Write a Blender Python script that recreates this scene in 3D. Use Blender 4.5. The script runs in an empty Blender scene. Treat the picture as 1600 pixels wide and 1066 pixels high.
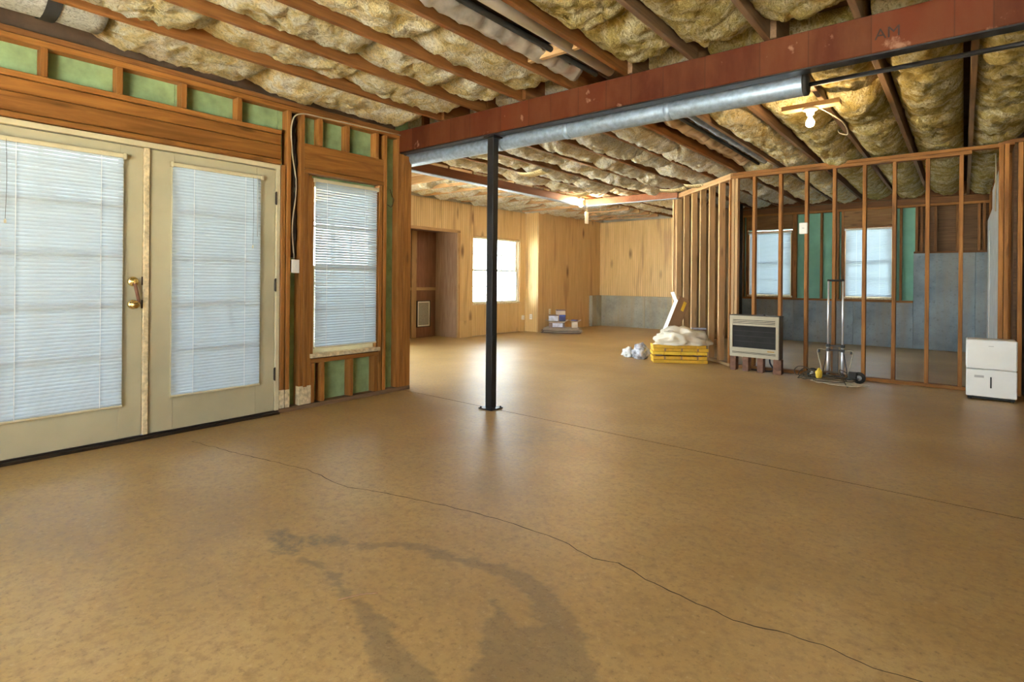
import bpy, bmesh, math, random
import numpy as np
from mathutils import Vector, Matrix, noise
random.seed(7)
R = math.radians
scn = bpy.context.scene
C = bpy.context.collection

# ------------------------------------------------------------------ camera
TH, ROLL, FPX, HC = R(38.96), 0.0090, 873.0, 1.15
cam = bpy.data.objects.new('camera', bpy.data.cameras.new('camera'))
C.objects.link(cam)
cam.data.sensor_width = 36; cam.data.lens = 36*FPX/1600
cam.data.shift_y = -(533-437.6)/1600
cam.data.clip_start = 0.05; cam.data.clip_end = 200
cam.matrix_world = Matrix.Translation((0, 0, HC)) @ Matrix.Rotation(TH, 4, 'Z') @ Matrix.Rotation(R(90), 4, 'X') @ Matrix.Rotation(ROLL, 4, 'Z')
scn.camera = cam

# ------------------------------------------------------------------ world, exposure
w = bpy.data.worlds.new('sky'); scn.world = w; w.use_nodes = True
bgn = w.node_tree.nodes['Background']
bgn.inputs[0].default_value = (0.82, 0.92, 1.0, 1); bgn.inputs[1].default_value = 8.0
sun = bpy.data.objects.new('sun', bpy.data.lights.new('sun', 'SUN')); C.objects.link(sun)
sun.data.energy = 105.0; sun.data.angle = R(.6); sun.data.color = (1.0, .97, .92)
sun.rotation_euler = Vector((-.35, .52, -1.0)).to_track_quat('-Z', 'Y').to_euler()
scn.view_settings.view_transform = 'Standard'
scn.view_settings.look = 'None'
scn.view_settings.gamma = 1
scn.view_settings.use_curve_mapping = False
scn.view_settings.exposure = 1.62
BULB = 190.0
try:
    scn.cycles.use_denoising = True
    scn.cycles.max_bounces = 10; scn.cycles.diffuse_bounces = 6; scn.cycles.glossy_bounces = 4
    scn.cycles.transmission_bounces = 8; scn.cycles.transparent_max_bounces = 12
    scn.cycles.sample_clamp_indirect = 6.0
    scn.cycles.caustics_reflective = False; scn.cycles.caustics_refractive = False
except Exception:
    pass

# ------------------------------------------------------------------ material helpers
class NT:
    def __init__(s, name):
        s.m = bpy.data.materials.new(name); s.m.use_nodes = True
        s.t = s.m.node_tree; s.t.nodes.clear()
        s.out = s.n('ShaderNodeOutputMaterial')
    def n(s, t, **kw):
        nd = s.t.nodes.new(t)
        for k, v in kw.items():
            if k.startswith('i_'): nd.inputs[k[2:].replace('_', ' ')].default_value = v
            else: setattr(nd, k, v)
        return nd
    def l(s, a, b): s.t.links.new(a, b)
    def bsdf(s, **kw):
        b = s.n('ShaderNodeBsdfPrincipled')
        for k, v in kw.items(): b.inputs[k.replace('_', ' ')].default_value = v
        s.l(b.outputs[0], s.out.inputs[0]); s.b = b; return b
    def coord(s, scale, rnd=True):
        tc = s.n('ShaderNodeTexCoord'); mp = s.n('ShaderNodeMapping'); mp.inputs['Scale'].default_value = scale
        if rnd:
            oi = s.n('ShaderNodeObjectInfo'); vm = s.n('ShaderNodeVectorMath', operation='SCALE')
            vm.inputs[0].default_value = (7.3, 13.1, 5.7); s.l(oi.outputs['Random'], vm.inputs['Scale'])
            ad = s.n('ShaderNodeVectorMath', operation='ADD'); s.l(tc.outputs['Object'], ad.inputs[0]); s.l(vm.outputs[0], ad.inputs[1])
            s.l(ad.outputs[0], mp.inputs[0])
        else: s.l(tc.outputs['Object'], mp.inputs[0])
        return mp.outputs[0]
    def noise(s, vec, scale, detail=4, rough=.55, dist=0):
        nd = s.n('ShaderNodeTexNoise'); nd.inputs['Scale'].default_value = scale; nd.inputs['Detail'].default_value = detail
        nd.inputs['Roughness'].default_value = rough; nd.inputs['Distortion'].default_value = dist
        s.l(vec, nd.inputs['Vector']); return nd.outputs['Fac']
    def ramp(s, fac, stops):
        r = s.n('ShaderNodeValToRGB'); e = r.color_ramp.elements
        while len(e) < len(stops): e.new(.5)
        for el, (p, c) in zip(e, stops): el.position = p; el.color = (*c, 1) if len(c) == 3 else c
        s.l(fac, r.inputs[0]); return r.outputs[0]
    def mix(s, fac, a, b, mode='MIX'):
        m = s.n('ShaderNodeMix', data_type='RGBA', blend_type=mode)
        for sock, v in ((m.inputs[0], fac), (m.inputs[6], a), (m.inputs[7], b)):
            if isinstance(v, (int, float)): sock.default_value = v
            elif isinstance(v, tuple): sock.default_value = (*v, 1)
            else: s.l(v, sock)
        return m.outputs[2]
    def bump(s, h, strength, dist=.01):
        b = s.n('ShaderNodeBump'); b.inputs['Strength'].default_value = strength; b.inputs['Distance'].default_value = dist
        s.l(h, b.inputs['Height']); s.l(b.outputs[0], s.b.inputs['Normal'])
    def rndval(s, col, lo, hi):
        oi = s.n('ShaderNodeObjectInfo'); mr = s.n('ShaderNodeMapRange'); mr.inputs[3].default_value = lo; mr.inputs[4].default_value = hi
        s.l(oi.outputs['Random'], mr.inputs[0]); hs = s.n('ShaderNodeHueSaturation'); s.l(mr.outputs[0], hs.inputs['Value']); s.l(col, hs.inputs['Color'])
        return hs.outputs[0]

M = {}
def plain(name, col, rough=.6, metal=0, var=.12, sc=8, bump=0, spec=.5):
    t = NT(name); b = t.bsdf(Roughness=rough, Metallic=metal); b.inputs['Specular IOR Level'].default_value = spec
    f = t.noise(t.coord((1, 1, 1)), sc, 5)
    d = tuple(max(0, c*(1-var)) for c in col); e = tuple(min(1, c*(1+var)) for c in col)
    t.l(t.ramp(f, [(.3, d), (.7, e)]), b.inputs['Base Color'])
    if bump: t.bump(f, bump)
    M[name] = t.m; return t.m

def wood(name, c1, c2, axis, rough=.6, knots=.5, var=(.8, 1.15), fine=16):
    sc = [fine]*3; sc['xyz'.index(axis)] = .9
    t = NT(name); b = t.bsdf(Roughness=rough); b.inputs['Specular IOR Level'].default_value = .3
    v = t.coord(tuple(sc)); f = t.noise(v, 1.6, 6, .6, 1.5)
    col = t.ramp(f, [(.3, c1), (.52, tuple((x+y)/2 for x, y in zip(c1, c2))), (.72, c2)])
    s2 = [2.2]*3; s2['xyz'.index(axis)] = .7
    g = t.noise(t.coord(tuple(s2)), 1.3, 3)
    col = t.mix(t.ramp(g, [(.35, (0, 0, 0)), (.75, (.55, .55, .55))]), col, tuple(x*.55 for x in c1))
    if knots:
        s3 = [9]*3; s3['xyz'.index(axis)] = 2.2
        vo = t.n('ShaderNodeTexVoronoi'); vo.inputs['Scale'].default_value = 1.0; t.l(t.coord(tuple(s3)), vo.inputs['Vector'])
        k = t.ramp(vo.outputs['Distance'], [(.08, (knots,)*3), (.2, (0, 0, 0))])
        col = t.mix(k, col, tuple(x*.25 for x in c1))
    col = t.rndval(col, *var)
    t.l(col, b.inputs['Base Color']); t.bump(f, .15, .004)
    M[name] = t.m
for ax in 'xyz':
    wood('stud_'+ax, (.23, .088, .018), (.48, .21, .052), ax)
    wood('pale_'+ax, (.40, .24, .11), (.62, .40, .20), ax)
    wood('joist_'+ax, (.15, .058, .016), (.33, .145, .042), ax, knots=.3)
    wood('grey_'+ax, (.17, .10, .06), (.33, .21, .12), ax, knots=.3)
wood('header', (.20, .075, .015), (.42, .175, .038), 'y', knots=.7, fine=11)
wood('header_x', (.24, .12, .04), (.42, .23, .09), 'x', knots=.7, fine=11)
wood('siding', (.17, .075, .045), (.31, .15, .095), 'z', knots=.2)
wood('siding_pale', (.30, .17, .10), (.52, .36, .25), 'z', knots=.1)
wood('osb', (.12, .06, .025), (.25, .13, .055), 'x', knots=.2, fine=22)
plain('sheathing', (.27, .38, .185), .7, var=.24, sc=9)
plain('sheathing_teal', (.22, .50, .38), .7, var=.12, sc=4)
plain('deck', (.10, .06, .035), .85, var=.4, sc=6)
plain('door_paint', (.47, .43, .29), .5, var=.10, sc=2.2)
plain('cream', (.60, .54, .36), .5, var=.1)
plain('cream_worn', (.62, .52, .33), .65, var=.35, sc=30)
plain('white_plastic', (.80, .79, .75), .4, var=.03)
plain('white_gloss', (.86, .87, .85), .3, var=.02)
plain('brass', (.75, .55, .22), .22, metal=1, var=.1)
plain('bronze', (.045, .035, .028), .45, metal=.6, var=.2)
plain('black_steel', (.018, .018, .02), .38, metal=.2, var=.2)
plain('black_rubber', (.02, .02, .02), .7)
plain('galv', (.33, .42, .54), .5, metal=.55, var=.22, sc=26)
plain('chrome', (.80, .80, .86), .42, metal=.7, var=.04)
plain('plaster_white', (.72, .74, .74), .8, var=.12, sc=3)
plain('foil', (.55, .53, .50), .38, metal=.6, var=.35, sc=9)
plain('kraft', (.42, .30, .19), .75, var=.2)
plain('kraft_pale', (.70, .60, .36), .8, var=.2, sc=30)
plain('brown_card', (.33, .19, .10), .8, var=.12)
plain('card_pale', (.52, .44, .36), .8, var=.2, sc=5)
plain('card_dark', (.17, .12, .11), .8, var=.25)
plain('navy', (.045, .055, .17), .6, var=.2)
plain('blue_white', (.50, .54, .70), .6, var=.3, sc=14)
plain('blue', (.05, .10, .45), .6, var=.2)
plain('yellow', (.72, .42, .035), .55, var=.18, sc=12)
plain('yellow_light', (.82, .56, .05), .5, var=.12)
plain('cloth', (.74, .68, .56), .85, var=.08, sc=5)
plain('plastic_bag', (.40, .40, .44), .4, var=.75, sc=16)
plain('heater_tan', (.36, .31, .22), .45, metal=.15, var=.06)
plain('heater_dark', (.022, .020, .019), .65, var=.2, spec=.15)
plain('heater_line', (.045, .04, .037), .7, spec=.1)
plain('heater_side', (.07, .06, .05), .5, var=.2)
plain('brickred', (.17, .085, .055), .9, var=.3, sc=18, bump=.5)
plain('cable_tan', (.50, .42, .30), .6)
plain('cable_dark', (.07, .05, .025), .6)
plain('grime_void', (.035, .022, .014), .9, var=.3, sc=14)
plain('gravel', (.42, .42, .38), .9, var=.3)
plain('ink', (.035, .015, .012), .8)
plain('grey_print', (.45, .45, .45), .6)
plain('vent_mesh', (.30, .29, .25), .6, var=.2, sc=40)
plain('house_paint', (.5, .46, .38), .8)
plain('drywall', (.72, .77, .80), .8, var=.12, sc=4)

def concrete_mat(name, c, var=.25, tint=None):
    t = NT(name); b = t.bsdf(Roughness=.75)
    v = t.coord((1, 1, 1), False); f = t.noise(v, 1.6, 8, .62); g = t.noise(v, 22, 6, .7)
    col = t.ramp(f, [(.32, tuple(x*(1-var) for x in c)), (.68, tuple(x*(1+var) for x in c))])
    col = t.mix(t.ramp(g, [(.56, (0, 0, 0)), (.70, (.75,)*3)]), col, tuple(x*.4 for x in c))
    if tint:
        st = t.noise(t.coord((3, 3, .35), False), 1.4, 4)
        col = t.mix(t.ramp(st, [(.45, (0, 0, 0)), (.7, (.7,)*3)]), col, tint)
    t.l(col, b.inputs['Base Color']); t.bump(g, .25, .006); M[name] = t.m
concrete_mat('concrete_wall', (.35, .36, .31), .36, (.40, .33, .20))
concrete_mat('concrete_blue', (.25, .305, .35), .38, (.32, .28, .22))

def bead_mat(name, axis, c1, c2):
    t = NT(name); b = t.bsdf(Roughness=.5)
    tc = t.n('ShaderNodeTexCoord'); sp = t.n('ShaderNodeSeparateXYZ'); t.l(tc.outputs['Object'], sp.inputs[0])
    mu = t.n('ShaderNodeMath', operation='MULTIPLY'); mu.inputs[1].default_value = 1/.052; t.l(sp.outputs['xyz'.index(axis)], mu.inputs[0])
    fr = t.n('ShaderNodeMath', operation='FRACT'); t.l(mu.outputs[0], fr.inputs[0])
    groove = t.ramp(fr.outputs[0], [(0, (0, 0, 0)), (.10, (1, 1, 1)), (.90, (1, 1, 1)), (1, (0, 0, 0))])
    sc = [10]*3; sc[2] = .8
    f = t.noise(t.coord(tuple(sc)), 1.5, 5, .6, 1)
    col = t.ramp(f, [(.3, c1), (.7, c2)])
    s3 = [2.6]*3; s3[2] = .95
    vo = t.n('ShaderNodeTexVoronoi'); vo.inputs['Scale'].default_value = 1; vo.inputs['Randomness'].default_value = 1
    t.l(t.coord(tuple(s3)), vo.inputs['Vector'])
    k = t.ramp(vo.outputs['Distance'], [(.06, (.9,)*3), (.17, (0, 0, 0))])
    col = t.mix(k, col, (.16, .075, .03))
    s4 = [5]*3; s4[2] = .55
    vo2 = t.n('ShaderNodeTexNoise'); vo2.inputs['Scale'].default_value = 1.2; t.l(t.coord(tuple(s4)), vo2.inputs['Vector'])
    col = t.mix(t.ramp(vo2.outputs['Fac'], [(.58, (0, 0, 0)), (.70, (.55,)*3)]), col, (.32, .175, .085))
    col = t.mix(groove, t.mix(.8, col, (.2, .10, .03)), col)
    t.l(col, b.inputs['Base Color']); t.bump(groove, .6, .006); M[name] = t.m
bead_mat('bead_y', 'y', (.62, .42, .19), (.76, .56, .29))
bead_mat('bead_x', 'x', (.62, .42, .17), (.78, .56, .26))

def fibre_mat(name, c_dark, c_mid, c_light):
    t = NT(name); b = t.bsdf(Roughness=.95); b.inputs['Specular IOR Level'].default_value = .05
    v = t.coord((1, 1, 1)); f = t.noise(v, 5, 7, .62, 1.2); g = t.noise(t.coord((1.6, 1, 1)), 22, 6, .7, 2.5)
    col = t.ramp(f, [(.30, c_dark), (.46, c_mid), (.60, c_light), (.8, tuple(min(1, x*1.1) for x in c_light))])
    col = t.mix(t.ramp(g, [(.38, (.85,)*3), (.52, (0, 0, 0))]), col, tuple(x*.5 for x in c_mid))
    col = t.rndval(col, .88, 1.08)
    t.l(col, b.inputs['Base Color'])
    ad = t.n('ShaderNodeMath', operation='ADD'); t.l(f, ad.inputs[0]); t.l(g, ad.inputs[1]); t.bump(ad.outputs[0], 1.0, .035)
    M[name] = t.m
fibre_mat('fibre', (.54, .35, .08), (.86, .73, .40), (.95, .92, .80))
fibre_mat('fibre_white', (.62, .46, .20), (.86, .80, .62), (.95, .94, .90))  # fibre whitened to carry the brighter light of the far bays
fibre_mat('fibre_dim', (.34, .24, .06), (.60, .48, .18), (.80, .74, .50))  # fibre darkened to carry the weaker light of the right bays
fibre_mat('wrap_white', (.62, .62, .55), (.76, .77, .72), (.84, .86, .84))

def beam_mat():
    t = NT('beam_red'); b = t.bsdf(Roughness=.65); b.inputs['Specular IOR Level'].default_value = .15
    tc = t.n('ShaderNodeTexCoord'); sp = t.n('ShaderNodeSeparateXYZ'); t.l(tc.outputs['Object'], sp.inputs[0])
    wv = t.n('ShaderNodeTexVoronoi', voronoi_dimensions='1D', feature='DISTANCE_TO_EDGE'); wv.inputs['Scale'].default_value = 3.6
    t.l(sp.outputs[0], wv.inputs['W'])
    seam = t.ramp(wv.outputs['Distance'], [(.0, (.6,)*3), (.018, (0, 0, 0))])
    wc = t.n('ShaderNodeTexVoronoi', voronoi_dimensions='1D'); wc.inputs['Scale'].default_value = 3.6; t.l(sp.outputs[0], wc.inputs['W'])
    sc = t.n('ShaderNodeSeparateColor'); t.l(wc.outputs['Color'], sc.inputs[0])
    col = t.ramp(sc.outputs[0], [(0, (.072, .015, .006)), (1, (.125, .028, .010))])
    f = t.noise(t.coord((3, 3, 1), False), 2.2, 6, .6)
    col = t.mix(t.ramp(f, [(.4, (0, 0, 0)), (.7, (.75,)*3)]), col, (.13, .045, .017))
    g = t.noise(t.coord((1, 1, .8), False), 9, 4)
    col = t.mix(t.ramp(g, [(.66, (0, 0, 0)), (.72, (.45,)*3)]), col, (.45, .27, .18))
    col = t.mix(seam, col, (.04, .014, .01))
    t.l(col, b.inputs['Base Color']); M['beam_red'] = t.m
beam_mat()

def floor_mat():
    t = NT('floor_concrete'); b = t.bsdf(); b.inputs['Specular IOR Level'].default_value = .8
    v = t.coord((1, 1, 1), False)
    f = t.noise(v, .9, 7, .6); g = t.noise(v, 21, 8, .72); h = t.noise(v, 48, 6, .65)
    col = t.ramp(f, [(.30, (.35, .215, .072)), (.5, (.45, .29, .106)), (.70, (.55, .385, .165))])
    col = t.mix(t.ramp(g, [(.36, (.6,)*3), (.54, (0, 0, 0))]), col, (.26, .15, .055))
    col = t.mix(t.ramp(h, [(.56, (0, 0, 0)), (.68, (.65,)*3)]), col, (.19, .11, .042))
    col = t.mix(t.ramp(h, [(.32, (.35,)*3), (.42, (0, 0, 0))]), col, (.62, .46, .27))
    at = t.n('ShaderNodeAttribute', attribute_name='stain'); sp = t.n('ShaderNodeSeparateColor'); t.l(at.outputs['Color'], sp.inputs[0])
    col = t.mix(sp.outputs[0], col, (.60, .62, .74), 'MULTIPLY')
    dk = t.n('ShaderNodeMath', operation='MULTIPLY'); t.l(sp.outputs[1], dk.inputs[0]); t.l(t.ramp(g, [(.35, (.95,)*3), (.62, (.15,)*3)]), dk.inputs[1])
    col = t.mix(dk.outputs[0], col, (.15, .12, .075))
    t.l(t.mix(sp.outputs[2], col, (.07, .045, .025)), b.inputs['Base Color'])
    r = t.ramp(g, [(.3, (.34,)*3), (.7, (.52,)*3)]); t.l(t.mix(sp.outputs[2], r, (.95, .95, .95)), b.inputs['Roughness'])
    t.bump(g, .06, .004); M['floor'] = t.m
floor_mat()

def slat_mat():
    t = NT('blind_slat'); d = t.n('ShaderNodeBsdfDiffuse'); tr = t.n('ShaderNodeBsdfTranslucent'); mx = t.n('ShaderNodeMixShader')
    d.inputs[0].default_value = (.40, .45, .49, 1); tr.inputs[0].default_value = (.60, .80, 1.0, 1); mx.inputs[0].default_value = .04
    t.l(d.outputs[0], mx.inputs[1]); t.l(tr.outputs[0], mx.inputs[2]); t.l(mx.outputs[0], t.out.inputs[0]); M['slat'] = t.m
slat_mat()
def glass_mat():
    t = NT('window_glass'); g = t.n('ShaderNodeBsdfGlossy'); tr = t.n('ShaderNodeBsdfTransparent'); mx = t.n('ShaderNodeMixShader')
    g.inputs['Roughness'].default_value = .02; tr.inputs[0].default_value = (.94, .96, .95, 1); mx.inputs[0].default_value = .07
    t.l(tr.outputs[0], mx.inputs[1]); t.l(g.outputs[0], mx.inputs[2]); t.l(mx.outputs[0], t.out.inputs[0]); M['glass'] = t.m
glass_mat()
def emit_mat(name, col, st):
    t = NT(name); e = t.n('ShaderNodeEmission'); e.inputs[0].default_value = (*col, 1); e.inputs[1].default_value = st
    t.l(e.outputs[0], t.out.inputs[0]); M[name] = t.m
emit_mat('bulb_glow', (1.0, .70, .36), BULB); emit_mat('bulb_glow_bright', (1.0, .80, .52), BULB*3.2)

# ------------------------------------------------------------------ geometry helpers
def link(o, parent=None):
    C.objects.link(o)
    if parent is not None: o.parent = parent
    return o
def props(o, label=None, cat=None, group=None, kind=None):
    if label: o['label'] = label
    if cat: o['category'] = cat
    if group: o['group'] = group
    if kind: o['kind'] = kind
    return o
def thing(name, label, cat, loc=(0, 0, 0), rz=0, group=None, kind=None):
    o = bpy.data.objects.new(name, None); o.empty_display_size = .1
    o.location = loc; o.rotation_euler = (0, 0, rz); link(o)
    return props(o, label, cat, group, kind)
_cache = {}
def box_mesh(dx, dy, dz, mat, bev):
    key = (round(dx, 4), round(dy, 4), round(dz, 4), mat, bev)
    if key in _cache: return _cache[key]
    bm = bmesh.new(); bmesh.ops.create_cube(bm, size=1)
    bmesh.ops.scale(bm, vec=(dx, dy, dz), verts=bm.verts)
    if bev: bmesh.ops.bevel(bm, geom=bm.edges[:], offset=min(bev, .3*min(dx, dy, dz)), segments=1, profile=.5, affect='EDGES')
    me = bpy.data.meshes.new('box'); bm.to_mesh(me); bm.free(); me.materials.append(M[mat]); _cache[key] = me
    return me
def box(name, lo, hi, mat, parent=None, bev=.0025, rot=None):
    lo = Vector(lo); hi = Vector(hi); d = hi-lo
    o = bpy.data.objects.new(name, box_mesh(abs(d.x), abs(d.y), abs(d.z), mat, bev)); o.location = (lo+hi)/2
    if rot: o.rotation_euler = rot
    return link(o, parent)
def mesh(name, V, F, mat, parent=None, smooth=False, loc=(0, 0, 0)):
    me = bpy.data.meshes.new(name); me.from_pydata([tuple(v) for v in V], [], F); me.update()
    for m in (mat if isinstance(mat, (list, tuple)) else [mat]): me.materials.append(M[m])
    if smooth: me.polygons.foreach_set('use_smooth', [True]*len(me.polygons))
    o = bpy.data.objects.new(name, me); o.location = loc
    return link(o, parent)
def boxes(name, lst, mat, parent=None, loc=(0, 0, 0)):
    V = []; F = []
    for lo, hi in lst:
        b = len(V)
        V += [(x, y, z) for z in (lo[2], hi[2]) for y in (lo[1], hi[1]) for x in (lo[0], hi[0])]
        F += [tuple(b+i for i in f) for f in ((0, 2, 3, 1), (4, 5, 7, 6), (0, 1, 5, 4), (2, 6, 7, 3), (0, 4, 6, 2), (1, 3, 7, 5))]
    return mesh(name, V, F, mat, parent, loc=loc)
def smooth_path(P, n=6):
    P = [Vector(p) for p in P]; out = []
    for i in range(len(P)-1):
        p0 = P[max(i-1, 0)]; p1 = P[i]; p2 = P[i+1]; p3 = P[min(i+2, len(P)-1)]
        for k in range(n):
            t = k/n
            out.append(.5*((2*p1)+(p2-p0)*t+(2*p0-5*p1+4*p2-p3)*t*t+(-p0+3*p1-3*p2+p3)*t**3))
    out.append(P[-1]); return out
def tube(name, P, r, mat, parent=None, seg=8, curve=True, loc=(0, 0, 0)):
    P = smooth_path(P) if curve and len(P) > 2 else [Vector(p) for p in P]
    rr = r if isinstance(r, (list, tuple)) else [r]*len(P)
    V = []; F = []; up = Vector((0, 0, 1)); prev = None
    for i, p in enumerate(P):
        t = (P[min(i+1, len(P)-1)]-P[max(i-1, 0)]).normalized()
        if prev is None: a = t.cross(up if abs(t.z) < .95 else Vector((1, 0, 0))).normalized()
        else:
            a = prev-t*prev.dot(t)
            a = a.normalized() if a.length > 1e-6 else t.orthogonal().normalized()
        prev = a; b = t.cross(a)
        for k in range(seg):
            an = 2*math.pi*k/seg; V.append(p+(a*math.cos(an)+b*math.sin(an))*rr[i])
    for i in range(len(P)-1):
        for k in range(seg):
            F.append((i*seg+k, i*seg+(k+1) % seg, (i+1)*seg+(k+1) % seg, (i+1)*seg+k))
    F.append(tuple(range(seg))[::-1]); F.append(tuple((len(P)-1)*seg+k for k in range(seg)))
    return mesh(name, V, F, mat, parent, smooth=True, loc=loc)
def lathe(name, prof, mat, parent=None, seg=20, loc=(0, 0, 0), axis='z'):
    V = []; F = []
    for r_, z in prof:
        for k in range(seg):
            a = 2*math.pi*k/seg; p = (r_*math.cos(a), r_*math.sin(a), z)
            if axis == 'x': p = (p[2], p[0], p[1])
            if axis == 'y': p = (p[0], p[2], p[1])
            V.append(p)
    n = len(prof)
    for i in range(n-1):
        for k in range(seg): F.append((i*seg+k, i*seg+(k+1) % seg, (i+1)*seg+(k+1) % seg, (i+1)*seg+k))
    F.append(tuple(range(seg))[::-1]); F.append(tuple((n-1)*seg+k for k in range(seg)))
    return mesh(name, V, F, mat, parent, smooth=True, loc=loc)
ORD = ['first', 'second', 'third', 'fourth', 'fifth', 'sixth', 'seventh', 'eighth', 'ninth', 'tenth', 'eleventh', 'twelfth', 'thirteenth', 'fourteenth', 'fifteenth', 'sixteenth', 'seventeenth']

# pixel of the photograph -> floor point (used once, to trace stains and cracks on the slab)
def fl(px, py):
    a, b = px-800, py-437.6; cr, sr = math.cos(ROLL), math.sin(ROLL)
    u, v = (a*cr+b*sr)/FPX, -(-a*sr+b*cr)/FPX
    t = -HC/v
    return (t*(math.cos(TH)*u-math.sin(TH)), t*(math.sin(TH)*u+math.cos(TH)))

ZJ, ZD = 2.665, 2.90          # underside of joists, underside of deck
XL = -4.5                     # inner stud face of the left wall

# ================================================================== FLOOR
def build_floor():
    xs = np.unique(np.concatenate([np.arange(-9.2, -4.0, .12), np.arange(-4.0, .6, .0125), np.arange(.6, 3.2, .12)]))
    ys = np.concatenate([np.arange(-2.6, .3, .1), np.arange(.3, 3.2, .0125), np.arange(3.2, 3.76, .03), [3.7725, 3.7740, 3.7748, 3.7788, 3.7796, 3.7811], np.arange(3.81, 13.3, .1)])
    X, Y = np.meshgrid(xs, ys); Z = np.zeros_like(X)
    jr = (Y > 3.7745) & (Y < 3.7790); Z[jr] = -.012
    YS = Y - .018*(X+3.3)
    def seg_dist(pts, widths=None):
        P = np.array([fl(*p) for p in pts]); D = np.full(X.shape, 9.9); W = np.zeros(X.shape)
        wd = widths if widths is not None else [0]*len(pts)
        for i in range(len(P)-1):
            d = P[i+1]-P[i]; L = (d**2).sum()
            t = np.clip(((X-P[i, 0])*d[0]+(YS-P[i, 1])*d[1])/L, 0, 1)
            dd = np.hypot(X-P[i, 0]-t*d[0], YS-P[i, 1]-t*d[1]) - (wd[i]+(wd[i+1]-wd[i])*t)
            D = np.minimum(D, dd)
        return D
    near = (X > -4.0) & (X < .6) & (YS > .3) & (YS < 3.2)
    nz = np.zeros_like(X)
    idx = np.argwhere(near)
    for i, j in idx:
        nz[i, j] = noise.fractal(Vector((X[i, j]*11, YS[i, j]*11, 3.1)), .6, 2.2, 5)
    c7 = lambda L: [(300+x*.4375, 660+y*.4375) for x, y in L]
    b1 = seg_dist(c7([(515, 425), (600, 443), (740, 437), (840, 447), (900, 480), (1000, 500), (1100, 525), (1200, 575), (1270, 640), (1310, 730), (1330, 820), (1340, 930)]),
                  [.012, .012, .012, .018, .025, .028, .03, .045, .055, .06, .075, .09])
    b2 = seg_dist(c7([(400, 490), (470, 520), (520, 560), (530, 600), (600, 650), (650, 720), (690, 800), (730, 880), (800, 930)]),
                  [.012, .014, .014, .014, .022, .035, .05, .06, .07])
    b3 = seg_dist(c7([(1075, 640), (1105, 680), (1110, 730), (1090, 800), (1120, 900), (1180, 930)]), [.008, .018, .04, .06, .1, .14])
    b4 = seg_dist(c7([(1120, 740), (1200, 800), (1260, 880), (1290, 940)]), [.03, .10, .12, .14])
    st = np.minimum.reduce([b1, b2, b3, b4]) + nz*.03
    S = np.clip(.5 - st/.010, 0, 1)*(.80+.2*np.clip(nz, -1, 1))
    pd = seg_dist(c7([(300, 400), (360, 430), (430, 420), (500, 410)]), [.04, .075, .065, .03]) + nz*.05
    G = np.clip(.6-pd/.035, 0, 1)
    ed = np.clip(1-np.abs(st)/.012, 0, 1)*.55; G = np.maximum(G, ed)
    wear = seg_dist([(790, 690), (860, 680), (900, 690)], [.1, .2, .1]) + nz*.12
    G = np.maximum(G, np.clip(.5-wear/.1, 0, 1)*.35)
    cr = [(300, 690), (376.6, 710), (479, 734), (520, 752), (543, 761.5), (597.5, 770), (681, 787), (777, 811), (873, 843), (926, 873.5), (966, 880), (1009, 906), (1075, 937), (1145, 970), (1232, 991.5), (1285, 1009), (1364, 1044), (1442, 1066), (1560, 1110)]
    B = np.zeros_like(X); B[(Y > 3.7735) & (Y < 3.780)] = 1
    n, m = X.shape
    V = np.stack([X, YS, Z], -1).reshape(-1, 3)
    ii = np.arange(n*m).reshape(n, m)
    Q = np.stack([ii[:-1, :-1], ii[:-1, 1:], ii[1:, 1:], ii[1:, :-1]], -1).reshape(-1, 4)
    me = bpy.data.meshes.new('floor'); me.from_pydata(V.tolist(), [], Q.tolist()); me.update()
    at = me.attributes.new('stain', 'FLOAT_COLOR', 'POINT')
    col = np.stack([S, G, B, np.ones_like(S)], -1).reshape(-1).astype(np.float32); at.data.foreach_set('color', col)
    me.materials.append(M['floor'])
    o = link(bpy.data.objects.new('floor', me)); props(o, 'stained tan concrete slab floor with a straight joint and a long crack', 'floor', kind='structure')
    # the crack: a thin open seam, a ragged ribbon in the slab surface
    P = [Vector((*fl(*p), 0)) for p in cr]; pts = []
    for i in range(len(P)-1):
        k = max(2, int((P[i+1]-P[i]).length/.03))
        for q in range(k):
            p = P[i].lerp(P[i+1], q/k); d = (P[i+1]-P[i]).normalized(); nn = Vector((-d.y, d.x, 0))
            pts.append((p+nn*.012*noise.noise(p*14), nn))
    V = []; F = []
    for i, (p, nn) in enumerate(pts):
        wd = .0018+.0022*abs(noise.noise(p*9+Vector((3, 1, 0))))
        V += [p+nn*wd+Vector((0, 0, .0006)), p-nn*wd+Vector((0, 0, .0006))]
        if i: F.append((2*i-2, 2*i-1, 2*i+1, 2*i))
    mesh('crack', V, F, 'grime_void', o)
    return o
floor = build_floor()

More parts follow.
